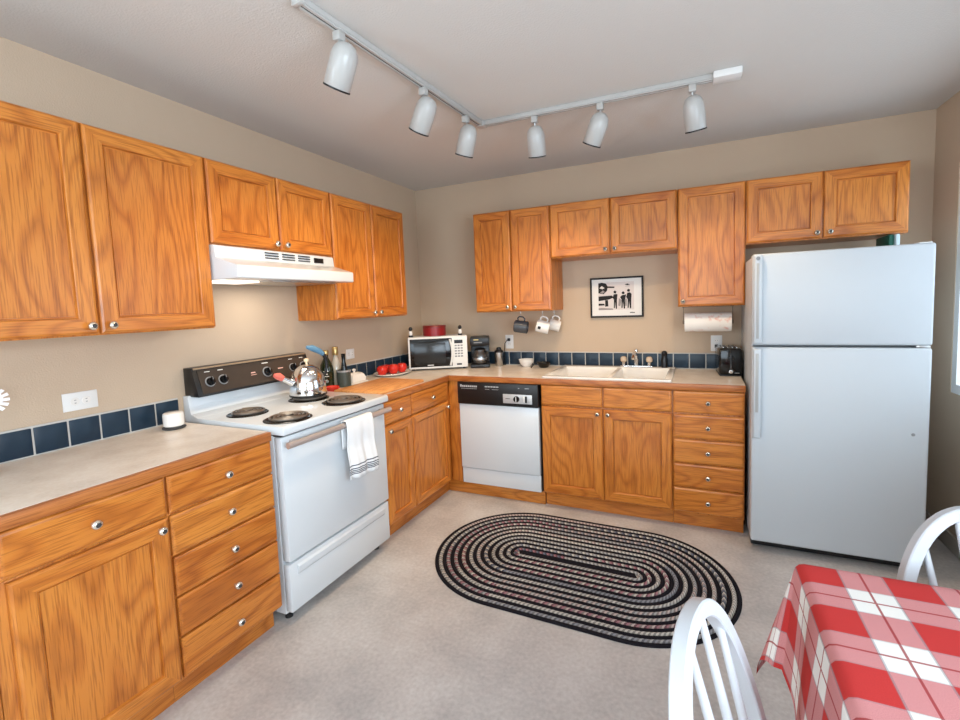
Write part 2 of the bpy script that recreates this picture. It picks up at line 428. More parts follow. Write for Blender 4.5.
BD = .612; ZC = .8755; KD = .557
def base_body(w, x0=0.0, kick=True, d=BD):
    m = MB()
    m.box(x0, w, -d + .02, 0, .105, ZC, mi=1)
    m.box(x0, w, -d, -d + .0195, .105, ZC, .0015, mi=1)
    if kick: m.box(x0, w, -KD, 0, .0005, .1045, mi=0)
    return m
GB = 'oak base cabinets'
ROWS = [(.735, .871), (.580, .725), (.427, .571), (.274, .418), (.117, .265)]
def stack(label, loc, rz, w):
    r = thing('drawer_cabinet', label, 'cabinet', loc, rz, GB)
    obj('case', base_body(w), [OAK_H, OAK_V], r)
    for z0, z1 in ROWS: drawer(r, .004, w - .004, z0, z1, -BD)
    return r
stack('five-drawer oak base cabinet left of the white stove', L(-2.631), RZL, .4365)
stack('five-drawer oak base cabinet between sink and refrigerator', Bk(2.1945), 0, .3925)
r = thing('base_cabinet', 'oak base cabinet with one drawer over one door, left of the drawers by the stove', 'cabinet', L(-3.078), RZL, GB)
w = .447 - G
obj('case', base_body(w), [OAK_H, OAK_V], r)
drawer(r, .018, w - .004, .735, .871, -BD)
door(r, .030, w - .004, .117, .725, -BD, (w - .034, .695), .054)
r = thing('base_cabinet', 'oak base cabinet cut off by the left edge of the photo', 'cabinet', L(-3.55), RZL, GB)
w = .472 - G
obj('case', base_body(w), [OAK_H, OAK_V], r)
drawer(r, .004, w - .018, .735, .871, -BD); door(r, .004, w - .018, .117, .725, -BD, (.034, .695), .062)

r = thing('base_cabinet', 'oak corner base cabinet with two drawers over two doors, right of the stove', 'cabinet', L(-1.4185), RZL, GB)
w = 1.4165
mb = MB()
mb.box(0, w - .001, -BD + .02, 0, .105, ZC, mi=1).box(0, w - .612, -BD, -BD + .0195, .105, ZC, .0015, mi=1).box(0, w - .559, -KD, 0, .0005, .1045, mi=0)
obj('case', mb, [OAK_H, OAK_V], r)
for a, b, side in ((.006, .289, 'l'), (.297, .757, 'r')):
    drawer(r, a, b, .735, .871, -BD)
    door(r, a, b, .117, .725, -BD, ((a + .032) if side == 'l' else (b - .032), .692), .05)
# filler strip beside the dishwasher and the kick board under it
obj('filler_panel', MB().box(w - .612, w - .590, -.702, -.6140, .1055, ZC - .003, .001), OAK_V, r)
tag(obj('kick_board', MB().box(.5585, 1.343, -.575, -.5575, .0005, .1000, .0015), OAK_H), 'oak kick board on the floor under the dishwasher', 'kick board')

r = thing('sink_cabinet', 'oak sink base cabinet with two plain panels over two doors, right of the dishwasher', 'cabinet', Bk(1.3465), 0, GB)
w = .8465
mb = MB()
mb.box(0, .018, -BD + .02, 0, .105, ZC, mi=1).box(w - .018, w, -BD + .02, 0, .105, ZC, mi=1).box(.018, w - .018, -BD + .02, 0, .105, .123, mi=1)
mb.box(.018, w - .018, -.012, 0, .123, ZC, mi=1).box(0, w, -BD, -BD + .0195, .105, ZC, .0015, mi=1).box(0, w, -KD, 0, .0005, .1045, mi=0)
obj('case', mb, [OAK_H, OAK_V], r)
for a, b, side in ((.004, .4195, 'r'), (.427, w - .004, 'l')):
    drawer(r, a, b, .735, .871, -BD, False, 'drawer_front')
    door(r, a, b, .117, .725, -BD, ((b - .03) if side == 'r' else (a + .03), .695), .058)

# ---------------------------------------------------------------- worktops
CZ0, CZ1, CD = .8765, .914, .632
t = MB().box(.0025, CD - .020, -3.55, -2.197, CZ0, CZ1)
o = tag(obj('worktop', t, COUNTER), 'beige laminate worktop left of the stove with an oak front edge', 'worktop')
obj('edge_strip', MB().box(CD - .0195, CD + .003, -3.55, -2.197, CZ0 - .002, CZ1 - .0008, .002), OAK_Y, o)
SX0, SX1, SY0, SY1 = 1.385, 2.155, -.575, -.055        # sink cut-out
t = MB()
t.box(.0025, CD - .020, -1.4235, -.0025, CZ0, CZ1)
t.box(CD - .0201, SX0, -CD + .020, -.0025, CZ0, CZ1).box(SX1, 2.5885, -CD + .020, -.0025, CZ0, CZ1)
t.box(SX0, SX1, -CD + .020, SY0, CZ0, CZ1).box(SX0, SX1, SY1, -.0025, CZ0, CZ1)
o = tag(obj('worktop', t, COUNTER), 'beige L-shaped laminate worktop under microwave, coffee maker and sink', 'worktop')
e = MB().box(CD - .0195, CD + .003, -1.4235, -CD - .003, CZ0 - .002, CZ1 - .0008, .002, mi=1).box(CD - .0195, 2.5885, -CD - .003, -CD + .0195, CZ0 - .002, CZ1 - .0008, .002, mi=0)
obj('edge_strip', e, [OAK_T, OAK_Y], o)

# ---------------------------------------------------------------- sink and faucet
r = thing('kitchen_sink', 'white double-bowl drop-in sink in the worktop below the picture', 'sink', (0, 0, 0))
def bowl(m, x0, x1, y0, y1, zt, zb):
    def R(i, z, k=0): return [(x0 + i, y0 + i, z), (x1 - i, y0 + i, z), (x1 - i, y1 - i, z), (x0 + i, y1 - i, z)]
    m.loops([R(0, zt), R(.006, zt - .004), R(.012, zt - .014), R(.02, zb + .03), R(.03, zb + .008), R(.05, zb)], cap=True)
m = MB(); zt = .9285
X0, X1, Y0, Y1 = 1.352, 2.188, -.606, -.018
xs = (1.395, 1.785, 1.815, 2.148); ya, yb = -.565, -.105
m.box(X0, X1, Y0, ya, .9145, zt, .005).box(X0, X1, yb, Y1, .9145, zt, .005)
m.box(X0, xs[0], ya, yb, .9145, zt, .004).box(xs[3], X1, ya, yb, .9145, zt, .004).box(xs[1], xs[2], ya, yb, .9145, zt - .002, .004)
obj('rim', m, CERAM, r)
for a, b in ((xs[0] - .004, xs[1] + .004), (xs[2] - .004, xs[3] + .004)):
    m = MB(); bowl(m, a, b, ya - .004, yb + .004, zt - .003, .765)
    bo = obj('basin', m, CERAM, r, 30)
    obj('drain', MB().lathe([(.042, 0), (.042, .003), (.03, .004), (.012, .002), (0, .002)], c=((a + b) / 2, (ya + yb) / 2, .7655)), STEEL, bo)
r = thing('faucet', 'chrome faucet with two clear knobs behind the sink', 'faucet', (1.915, -.062, .9287))
obj('base_plate', MB().box(-.115, .115, -.025, .025, 0, .014, .005), CHROME, r)
sp = MB().cyl((0, 0, .0142), (0, 0, .06), .016)
sp.tube([(0, 0, .06), (0, -.01, .09), (0, -.05, .115), (0, -.12, .118), (0, -.17, .10), (0, -.185, .082)], [.0135, .0135, .0125, .012, .011, .011], 14)
obj('spout', sp, CHROME, r)
obj('lever_cap', MB().lathe([(.012, 0), (.014, .01), (.010, .022), (0, .025)], c=(0, .0, .112)), CHROME, r)
for s in (-1, 1):
    k = obj('tap_handle', MB().cyl((s * .092, 0, .0142), (s * .092, 0, .036), .013).lathe([(.014, 0), (.022, .006), (.024, .020), (.021, .036), (.010, .042), (0, .042)], c=(s * .092, 0, .036), seg=10, mi=1), [CHROME, mat('acrylic', (206, 184, 160), .12, var=.1, scale=60)], r)
m = MB().lathe([(.022, 0), (.023, .06), (.018, .075), (.016, .085), (.021, .092), (.020, .112), (.010, .122), (0, .123)], c=(2.112, -.060, .9290))
tag(obj('soap_bottle', m, BLACK), 'small black bottle standing at the right end of the sink', 'bottle')

# ---------------------------------------------------------------- stove
RW = .738
r = thing('stove', 'white electric stove with a black control panel and four coil burners', 'stove', L(-2.170), RZL)
fy = -.640
DRIP = mat('drip_pan_metal', (62, 60, 58), .25, metal=.8)
COIL = mat('coil_iron', (128, 118, 108), .35, metal=.6)
m = MB()
m.box(.004, RW - .004, fy + .035, -.03, .045, .885, .003)
obj('body', m, WHITE, r)
ct = MB()
ct.prism([(-.676, .890), (-.680, .896), (-.680, .920), (-.674, .929), (-.10, .929), (-.055, .945), (-.045, .985), (-.040, 1.035), (-.002, 1.035), (-.002, .890)], 'x', 0, RW, bev=.0025)
obj('cooktop', ct, WHITE, r)
obj('trim_gap', MB().box(.006, RW - .006, fy - .010, -.05, .8805, .8895), DGREY, r)
od = obj('oven_door', MB().box(.006, RW - .006, fy - .012, fy + .034, .300, .878, .007), WHITE, r)
hm = MB().tube([(.006, fy - .052, .846), (RW - .004, fy - .052, .846)], 1.0, sec=[(.013 * math.cos(a * PI / 6), .0155 * math.sin(a * PI / 6)) for a in range(12)])
hm.box(.045, .075, fy - .045, fy - .012, .836, .856, .003).box(RW - .06, RW - .03, fy - .045, fy - .012, .836, .856, .003)
obj('handle', hm, mat('handle_metal', (204, 192, 186), .34, metal=.6), od)
sd = MB().box(.006, RW - .006, fy - .006, fy + .034, .060, .288, .006)
so = obj('storage_drawer', sd, WHITE, r)
obj('pull_ridge', MB().prism([(fy - .0062, .272), (fy - .016, .262), (fy - .012, .232), (fy - .0062, .222)], 'x', .05, RW - .05, bev=.002), WHITE, so)
for a in (.05, RW - .05):
    for b in (fy + .07, -.10): obj('foot', MB().cyl((a, b, .0005), (a, b, .0448), .018, seg=12), BLACK, r)
# control console
cm = MB().prism([(-.110, 1.030), (-.062, 1.172), (-.004, 1.172), (-.004, 1.036), (-.040, 1.036), (-.045, 1.030)], 'x', .012, RW - .008, bev=.002)
cons = obj('control_panel', cm, BLACK, r)
# a point on the slanted face
def face(x, s, out=0.0):      # s: 0 bottom .. 1 top
    ny, nz = -.142, -.048     # outward normal before normalising
    k = 1 / math.hypot(ny, nz)
    return Vector((x, -.110 + .048 * s + ny * k * out, 1.030 + .142 * s - nz * k * out * -1 * -1 if False else 1.030 + .142 * s + .048 * k * out))
tilt = math.atan2(.048, .142)
MF = Matrix.Rotation(PI / 2 - tilt, 4, 'X')       # local z -> outward normal of the face
def onface(m, x, s, prof, seg=20, mi=0, out=.0006): m.lathe(prof, c=face(x, s, out), seg=seg, M=MF, mi=mi); return m
def facebox(m, x0, x1, s0, s1, th, mi=0, out=.0006):
    c = face((x0 + x1) / 2, (s0 + s1) / 2, out); h = (s1 - s0) * .15
    m.box(-(x1 - x0) / 2, (x1 - x0) / 2, -h / 2, h / 2, 0, th, 0, mi, M=Matrix.Translation(c) @ MF)
obj('fascia', (lambda q: (facebox(q, .035, RW - .03, .08, .90, .003), q)[1])(MB()), BROWNPANEL, cons)
obj('top_trim', (lambda q: (facebox(q, .02, RW - .015, .93, .99, .004), q)[1])(MB()), mat('tan_trim', (170, 148, 122), .35, metal=.4), cons)
for x in (.085, .155, .42, .60, .68):
    k = MB()
    big = 1.15 if x == .42 else 1.0
    onface(k, x, .46, [(.026 * big, 0), (.026 * big, .002), (0, .002)], mi=1, out=.0042)
    onface(k, x, .46, [(.021 * big, .0), (.019 * big, .012), (.017 * big, .016), (0, .017)], out=.0064)
    c = face(x, .46, .0225); k.box(-.004, .004, -.019, .019, 0, .010, .002, 0, M=Matrix.Translation(c) @ MF)
    k.box(-.0012, .0012, .004, .019, .0102, .0110, 0, 1, M=Matrix.Translation(c) @ MF)
    obj('knob', k, [BLACKG, GREY], cons)
q = MB()
for x in (.085, .155, .60, .68): facebox(q, x - .016, x + .012, .80, .825, .0005, 0, .0042)
facebox(q, .40, .44, .80, .83, .0005, 0, .0042)
obj('panel_lettering', q, WPLAST, cons)
q = MB(); facebox(q, .318, .345, .50, .54, .0005, 0, .0042); facebox(q, .315, .350, .43, .45, .0005, 0, .0042); facebox(q, .495, .53, .50, .54, .0005, 0, .0042)
obj('indicator_mark', q, mat('pale_pink_mark', (214, 170, 160), .5), cons)
for (bx, by, rr) in ((.130, -.562, .096), (.150, -.262, .083), (.520, -.290, .098), (.515, -.552, .103)):
    m = MB().lathe([(rr + .012, 0), (rr + .012, .003), (rr + .006, .005), (rr, .002), (rr * .5, -.006 + .0075), (0, .0015)], c=(bx, by, .9293), seg=40)
    b = obj('burner', m, DRIP, r)
    pts = []; turns = 4.2
    for k in range(121):
        a = 2 * PI * turns * k / 120; q = .018 + (rr - .022) * k / 120
        pts.append((bx + q * math.cos(a), by + q * math.sin(a), .9410))
    obj('coil', MB().tube(pts, .0062, 8), COIL, b)

# dish towel over the oven handle
def towel():
    m = MB(); bm = m.bm; uv = bm.loops.layers.uv.new('uv')
    prof = [(-.0395, .62)]
    yb, yf, zt = fy - .0345, fy - .0695, .8645
    back = [(yb, .72 + (zt - .72) * k / 6) for k in range(7)]
    top = [(yb - (yb - yf) * (1 - math.cos(PI * k / 6)) / 2, zt + .005 * math.sin(PI * k / 6)) for k in range(1, 6)]
    frt = [(yf - .004 * math.sin(k * .5), zt - (zt - .565) * k / 20) for k in range(21)]
    P = back + top + frt; nx = 24; V = []; d = [0]
    for a, b in zip(P[:-1], P[1:]): d.append(d[-1] + math.hypot(b[0] - a[0], b[1] - a[1]))
    for i, (y, z) in enumerate(P):
        row = []
        for k in range(nx + 1):
            u = k / nx; x = .352 + .200 * u
            fall = max(0, (zt - z)) / .25 if i > 11 else 0
            wav = .007 * fall * math.sin(u * 11 + .8) + .004 * fall * math.sin(u * 23 + z * 9)
            row.append(bm.verts.new((x + .012 * fall * (u - .2) , y - abs(.006 * fall) + wav * .9 - .004 * fall, z - (.012 * u if i > 14 else 0) * fall)))
        V.append(row)
    for i in range(len(P) - 1):
        for k in range(nx):
            f = bm.faces.new((V[i][k], V[i][k + 1], V[i + 1][k + 1], V[i + 1][k])); f.smooth = True
            for l, (a, b) in zip(f.loops, ((i, k), (i, k + 1), (i + 1, k + 1), (i + 1, k))): l[uv].uv = (b / nx, d[-1] - d[a])
    return m
def towel_mat():
    m, N, Lk, b = nt('striped_towel')
    u = N.new('ShaderNodeUVMap'); sp = N.new('ShaderNodeSeparateXYZ'); Lk.new(u.outputs[0], sp.inputs[0])
    r = N.new('ShaderNodeValToRGB'); r.color_ramp.interpolation = 'CONSTANT'; e = r.color_ramp.elements
    w = (*lin((236, 238, 240)), 1); g = (*lin((84, 92, 104)), 1)
    stops = [(0, w), (.14, g), (.17, w), (.19, g), (.22, w), (.24, g), (.27, w), (.30, g), (.335, w), (.40, g), (.435, w)]
    e[0].position = 0; e[0].color = w; e[1].position = stops[1][0]; e[1].color = stops[1][1]
    for p, c in stops[2:]: x = e.new(p); x.color = c
    Lk.new(math_node(N, Lk, 'MULTIPLY', sp.outputs[1], 6.0), r.inputs[0]); Lk.new(r.outputs[0], b.inputs['Base Color']); b.inputs['Roughness'].default_value = .9
    return m
tw = obj('dish_towel', towel(), towel_mat(), None, 0)
md = tw.modifiers.new('thick', 'SOLIDIFY'); md.thickness = .003; md.offset = 0
tw.location = L(-2.170); tw.rotation_euler = (0, 0, RZL)
tag(tw, 'white dish towel with grey stripes hanging over the oven door handle', 'towel')

# ---------------------------------------------------------------- range hood
r = thing('range_hood', 'white range hood with vent slots over the stove', 'range hood', L(-2.1805), RZL)
w = .742
hb = MB().prism([(-.012, 1.750), (-.328, 1.750), (-.336, 1.744), (-.342, 1.692), (-.478, 1.650), (-.482, 1.644), (-.482, 1.596), (-.476, 1.592), (-.012, 1.592)], 'x', .001, w, bev=.0015)
obj('shell', hb, WHITE, r)
v = MB()
for k in range(3):
    for j in range(3): v.box(.265 + k * .105, .345 + k * .105, -.3445, -.3385, 1.735 - j * .013 - .003, 1.735 - j * .013 + .002)
obj('vent_slots', v, BLACK, r)
v = MB()
v.box(.588, .655, -.3445, -.3385, 1.705, 1.732)
obj('switch_panel', v, BLACK, r)
obj('badge', MB().box(.55, .64, -.405, -.395, 1.6775, 1.6785, M=Matrix.Identity(4)), GREY, r)
obj('grease_filter', MB().box(.25, w - .06, -.40, -.06, 1.586, 1.5915, .001), STEEL, r)
lens = obj('light_lens', MB().box(.03, .23, -.33, -.16, 1.583, 1.5915, .002), HOODGLOW, r)
ld = bpy.data.lights.new('hood_bulb', 'AREA'); ld.shape = 'RECTANGLE'; ld.size = .19; ld.size_y = .16; ld.energy = HOOD_POWER; ld.color = (1, .90, .76)
lo = bpy.data.objects.new('hood_bulb', ld); COL.objects.link(lo); lo.parent = r; lo.location = (.38, -.24, 1.58); lo.rotation_euler = (0, 0, 0)

# ---------------------------------------------------------------- dishwasher
r = thing('dishwasher', 'white dishwasher with a black control strip between corner and sink', 'dishwasher', (0, 0, 0))
dx0, dx1 = .7075, 1.336
obj('tub', MB().box(dx0 + .004, dx1 - .004, -.600, -.02, .1015, .872), DGREY, r)
dd = obj('door', MB().box(dx0 + .006, dx1 - .006, -.636, -.601, .226, .708, .004), WHITE, r)
obj('lower_panel', MB().box(dx0 + .006, dx1 - .006, -.624, -.601, .104, .220, .003), WHITE, r)
cp = obj('control_strip', MB().box(dx0 + .002, dx1 - .002, -.650, -.601, .712, .873, .005), BLACK, r)
obj('dial_plate', MB().box(1.075, 1.292, -.6535, -.6503, .735, .800, .001), mat('plate_silver', (196, 198, 200), .35, metal=.3), cp)
MY = Matrix.Rotation(PI / 2, 4, 'X')
k = MB().lathe([(.022, 0), (.020, .012), (0, .013)], c=(1.178, -.6538, .768), M=MY).box(1.1755, 1.1805, -.6685, -.6670, .750, .786, 0, 1)
obj('dial', k, [BLACKG, WPLAST], cp)
obj('latch_switch', MB().box(1.243, 1.256, -.662, -.6538, .746, .790, .002).box(1.228, 1.241, -.658, -.6538, .748, .788, .001, mi=1), [BLACK, WPLAST], cp)
obj('plate_line', MB().box(1.095, 1.128, -.6545, -.6537, .766, .770), DGREY, cp)
q = MB()
for i in range(9): q.box(.735 + i * .0155, .7465 + i * .0155, -.6510, -.6502, .838, .850 if i else .856)
for i in range(5): q.box(.935 + i * .022, .953 + i * .022, -.6510, -.6502, .842, .850)
q.box(.74, .87, -.6510, -.6502, .826, .828).box(.935, .97, -.6510, -.6502, .826, .828).box(.99, 1.04, -.6510, -.6502, .826, .828).box(1.19, 1.20, -.6510, -.6502, .842, .846).box(1.24, 1.27, -.6510, -.6502, .842, .846)
obj('strip_lettering', q, mat('lettering_grey', (178, 180, 182), .5), cp)

# ---------------------------------------------------------------- refrigerator
r = thing('refrigerator', 'white top-freezer refrigerator standing right of the worktop', 'refrigerator', (0, 0, 0))
fx0, fx1 = 2.605, 3.362
obj('cabinet_shell', MB().box(fx0 + .004, fx1 - .004, -.680, -.04, .045, 1.640, .006), FRIDGEW, r)
fd = obj('freezer_door', MB().box(fx0, fx1, -.765, -.686, 1.163, 1.650, .012, seg=3), FRIDGEW, r)
ld_ = obj('fresh_food_door', MB().box(fx0, fx1, -.765, -.686, .062, 1.151, .012, seg=3), FRIDGEW, r)
obj('door_gasket', MB().box(fx0 + .012, fx1 - .012, -.6855, -.6805, .07, 1.64), GREY, r)
obj('handle', MB().box(fx0 + .006, fx0 + .045, -.790, -.7655, 1.175, 1.646, .008, seg=3).box(fx0 + .018, fx0 + .030, -.7935, -.7905, 1.20, 1.60, .001, mi=1), [FRIDGEW, mat('handle_insert', (168, 168, 166), .35)], fd)
obj('handle', MB().box(fx0 + .006, fx0 + .043, -.792, -.7655, .655, 1.144, .008, seg=3).box(fx0 + .016, fx0 + .030, -.7955, -.7925, .80, 1.12, .001, mi=1), [FRIDGEW, mat('handle_insert_low', (168, 168, 166), .35)], ld_)
obj('badge', MB().lathe([(.010, 0), (.009, .002), (0, .0025)], c=(fx0 + .024, -.7937, 1.625), M=MY), mat('badge_grey', (120, 126, 132), .4), fd)
obj('door_plug', MB().lathe([(.008, 0), (.007, .003), (0, .004)], c=(3.30, -.7653, .725), M=MY), GREY, ld_)
obj('hinge_cover', MB().box(fx1 - .06, fx1 - .01, -.75, -.66, 1.6505, 1.656, .002), WPLAST, r)
obj('hinge', MB().box(fx1 - .06, fx1 - .005, -.755, -.70, 1.1515, 1.1625, .002), STEEL, r)
obj('base_grille', MB().box(fx0 + .01, fx1 - .01, -.70, -.0405, .012, .0445, .003), BLACK, r)
for a in (fx0 + .06, fx1 - .06): obj('foot', MB().cyl((a, -.64, .0005), (a, -.64, .0118), .022, seg=14), DGREY, r)
tag(obj('binder', MB().box(3.313, 3.334, -.330, -.12, 1.6405, 1.742, .003), GREENB), 'green binder standing on top of the refrigerator under the cabinet', 'binder')
tag(obj('plastic_box', MB().box(3.337, 3.3575, -.345, -.13, 1.6410, 1.742, .006), PALEB), 'pale blue plastic box on the refrigerator beside the green binder', 'box')

# ---------------------------------------------------------------- track lighting
r = thing('lighting_track', 'white L-shaped lighting track fixed to the ceiling', 'light track', (0, 0, 0))
A0, A1, A2, A3 = Vector((1.125, -2.36, 0)), Vector((1.203, -1.120, 0)), Vector((2.405, -1.095, 0)), Vector((2.525, -1.0925, 0))
def seg_box(m, a, b, w, z0, z1, bev=.002, mi=0):
    d = b - a; M = Matrix.Translation(Vector((a.x, a.y, 0))) @ Matrix.Rotation(math.atan2(d.y, d.x), 4, 'Z')
    m.box(0, d.length, -w / 2, w / 2, z0, z1, bev, mi, M=M)
def rail(a, b):
    m = MB(); seg_box(m, a, b, .036, 2.4565, HC - .0005); 
    d = (b - a).normalized(); n = Vector((-d.y, d.x, 0))
    seg_box(m, a + n * .010, b + n * .010, .012, 2.450, 2.4562, .001, 0); seg_box(m, a - n * .010, b - n * .010, .012, 2.450, 2.4562, .001, 0)
    seg_box(m, a, b, .008, 2.4535, 2.4563, 0, 1)
    return m
obj('rail', rail(A0, A1), [GREYLAMP, BLACK], r); obj('rail', rail(A1, A2), [GREYLAMP, BLACK], r)
obj('corner_joint', MB().box(A1.x - .024, A1.x + .024, A1.y - .024, A1.y + .024, 2.4485, HC - .0005, .002), GREYLAMP, r)
m = MB(); seg_box(m, A2, A3, .082, 2.446, HC - .0005, .004); obj('feed_box', m, WPLAST, r)
m = MB(); d = (A0 - A1).normalized(); seg_box(m, A0, A0 + d * .02, .042, 2.447, HC - .0005, .003); obj('end_cap', m, GREYLAMP, r)
def spot(label, x, y, az, tl, off=.0):
    r = thing('track_spotlight', label, 'spotlight', (x, y, 2.4495), 0, 'track spotlights')
    obj('adapter', MB().box(-.017, .017, -.017, .017, -.034, -.0005, .004), GREYLAMP, r)
    az = math.radians(az); tl = math.radians(tl)
    ax = Vector((math.cos(az) * math.sin(tl), math.sin(az) * math.sin(tl), -math.cos(tl)))
    piv = Vector((0, 0, -.046)) + Vector((off, 0, 0))
    obj('stem', MB().cyl((0, 0, -.0345), piv + ax * .014, .006, seg=12), STEEL, r)
    M = ax.to_track_quat('Z', 'Y').to_matrix().to_4x4()
    prof = [(0, .0), (.016, .002), (.032, .011), (.043, .027), (.0485, .05), (.0495, .08), (.0495, .160), (.0475, .162), (.0465, .156), (.0465, .08), (.044, .05), (.036, .026), (0, .012)]
    h = obj('lamp_head', MB().lathe(prof, c=piv, M=M, seg=36), GREYLAMP, r, 50)
    obj('baffle', MB().lathe([(.0502, .157), (.0502, .1635), (.0462, .1635), (.0455, .12), (.0460, .12), (.0464, .157)], c=piv, M=M, seg=36, cap0=False, cap1=False), BLACK, h)
    obj('bulb', MB().lathe([(0, .040), (.02, .05), (.036, .085), (.038, .105), (0, .112)], c=piv, M=M, seg=24), BULB, h)
    d = bpy.data.lights.new('spot_light', 'SPOT'); d.energy = SPOT_POWER; d.color = (1.0, .74, .46); d.spot_size = math.radians(104); d.spot_blend = .9; d.shadow_soft_size = .03
    o = bpy.data.objects.new('spot_light', d); COL.objects.link(o); o.parent = r
    o.location = piv + ax * .140; o.rotation_euler = (-ax).to_track_quat('Z', 'Y').to_euler()
def trk(p, q, t): v = p + (q - p) * t; return v.x, v.y
for lab, (x, y), az, tl, *off in (
    ('white track spotlight nearest the camera, at the open end of the track', trk(A0, A1, .135), 165, 33, .040),
    ('white track spotlight second from the open end, above the stove', trk(A0, A1, .55), 160, 36, .034),
    ('white track spotlight beside the corner joint on the longer-looking left arm', trk(A0, A1, .855), 150, 26, .026),
    ('white track spotlight first right of the corner joint, hanging straight', trk(A1, A2, .265), 100, 23),
    ('white track spotlight tilted left on the middle of the right arm', trk(A1, A2, .560), 145, 32, .012),
    ('white track spotlight next to the square feed box', trk(A1, A2, .925), 75, 22)):
    spot(lab, x, y, az, tl, *off)

# ---------------------------------------------------------------- sockets
def socket(label, loc, rot, w, h, horiz=False):
    """plate in the local XZ plane, front towards -Y"""
    o = thing('wall_socket', label, 'socket', loc, rot, 'wall sockets')
    p = obj('cover_plate', MB().box(-w / 2, w / 2, -.006, -.0005, -h / 2, h / 2, .002), WPLAST, o)
    for s in (-1, 1):
        cx, cz = (s * .019, 0) if horiz else (0, s * .019)
        m = MB().lathe([(.0155, 0), (.015, .0015), (0, .002)], c=(cx, -.0062, cz), M=MY, seg=20)
        a, b = ((0, .006), (0, -.006)) if horiz else ((.006, 0), (-.006, 0))
        sl = (.006, .002) if horiz else (.002, .006)
        for q in (a, b): m.box(cx + q[0] - sl[0] / 2, cx + q[0] + sl[0] / 2, -.0092, -.0080, cz + q[1] - sl[1] / 2, cz + q[1] + sl[1] / 2, 0, 1)
        obj('outlet', m, [CERAM, BLACK], p)
    return o
socket('white double wall socket mounted sideways above the left worktop', (0, -2.576, 1.098), RZL, .118, .074, True)
socket('white wall socket on the left wall behind the bottles', (0, -.968, 1.108), RZL, .085, .072, True)
socket('white wall socket with a black plug, below the dark mug', (.873, 0, 1.112), 0, .072, .116)
socket('white wall socket above the black toaster', (2.456, 0, 1.102), 0, .072, .112)

tag(obj('power_cord', MB().box(2.444, 2.467, -.028, -.0100, 1.070, 1.095, .003).tube([(2.456, -.026, 1.083), (2.462, -.040, 1.07), (2.478, -.040, 1.00), (2.486, -.036, .93), (2.494, -.036, .9185), (2.50, -.040, .9185)], .0032, 8), BLACK), 'black plug and cord in the socket behind the toaster', 'cord')
# ---------------------------------------------------------------- picture
r = thing('framed_picture', 'black-framed black and white picture on the back wall above the sink', 'picture', (1.768, -.001, 1.4535))
pw, ph = .198, .153
fm = MB().box(-pw, pw, -.020, 0, ph - .013, ph, .002).box(-pw, pw, -.020, 0, -ph, -ph + .013, .002).box(-pw, -pw + .013, -.020, 0, -ph + .013, ph - .013, .002).box(pw - .013, pw, -.020, 0, -ph + .013, ph - .013, .002)
obj('frame', fm, mat('black_frame', (16, 16, 17), .6), r)
obj('mat_board', MB().box(-pw + .013, pw - .013, -.012, -.001, -ph + .013, ph - .013), PAPER, r)
art = MB()
ax0, ax1, az0, az1 = -.135, .13, -.095, .115
art.box(ax0, ax1, -.0130, -.0121, az0, az1, 0, 0)
def blob(pts, mi=1, d=0): art.prism([(ax0 + p[0] * (ax1 - ax0), az0 + p[1] * (az1 - az0)) for p in pts], 'y', -.0136 - d, -.0131 - d, mi)
blob([(0, .0), (.42, .0), (.40, .05), (.1, .08), (0, .07)], 2)
blob([(0, .62), (0, .98), (.10, 1.0), (.22, .96), (.27, .85), (.25, .70), (.15, .58)])
blob([(.03, .80), (.10, .88), (.18, .80), (.12, .76)], 0, .001)
blob([(.05, .64), (.13, .72), (.19, .66), (.12, .60)], 2, .001)
blob([(.25, .80), (.46, .79), (.46, .84), (.25, .86)])
blob([(0, .33), (0, .50), (.38, .52), (.44, .44), (.30, .38)])
blob([(0, .16), (.18, .17), (.16, .23), (0, .24)])
blob([(.19, .12), (.28, .13), (.27, .36), (.19, .36)])
def figure(x, hgt, lean, w=.075):
    blob([(x - w * .5, .06), (x - w * .1, .06), (x, .30), (x + w * .3, .03), (x + w * .7, .04), (x + w * .75, .35), (x + w + lean, .55), (x + w * .5 + lean, hgt - .13), (x - w * .4 + lean, hgt - .14), (x - w * .9, .45), (x - w * .4, .36)])
    blob([(x - .028 + lean, hgt - .10), (x + .03 + lean, hgt - .11), (x + .045 + lean, hgt - .04), (x + lean, hgt), (x - .04 + lean, hgt - .04)])
figure(.47, .70, .0); figure(.69, .66, .01, .085); figure(.86, .74, -.01, .085)
blob([(.56, .15), (.62, .12), (.66, .35), (.58, .42)], 2); blob([(.76, .12), (.80, .14), (.80, .40), (.74, .35)], 2)
blob([(.74, .90), (.82, .93), (.90, .89), (.82, .87)]); blob([(.76, .83), (.90, .83), (.88, .85), (.78, .85)], 2)
obj('print', art, [PRINT, INK, INKG], r)
obj('signature', MB().box(.100, .112, -.0128, -.0121, -.122, -.115).box(.114, .120, -.0128, -.0121, -.122, -.114).box(.122, .134, -.0128, -.0121, -.122, -.116), INK, r)

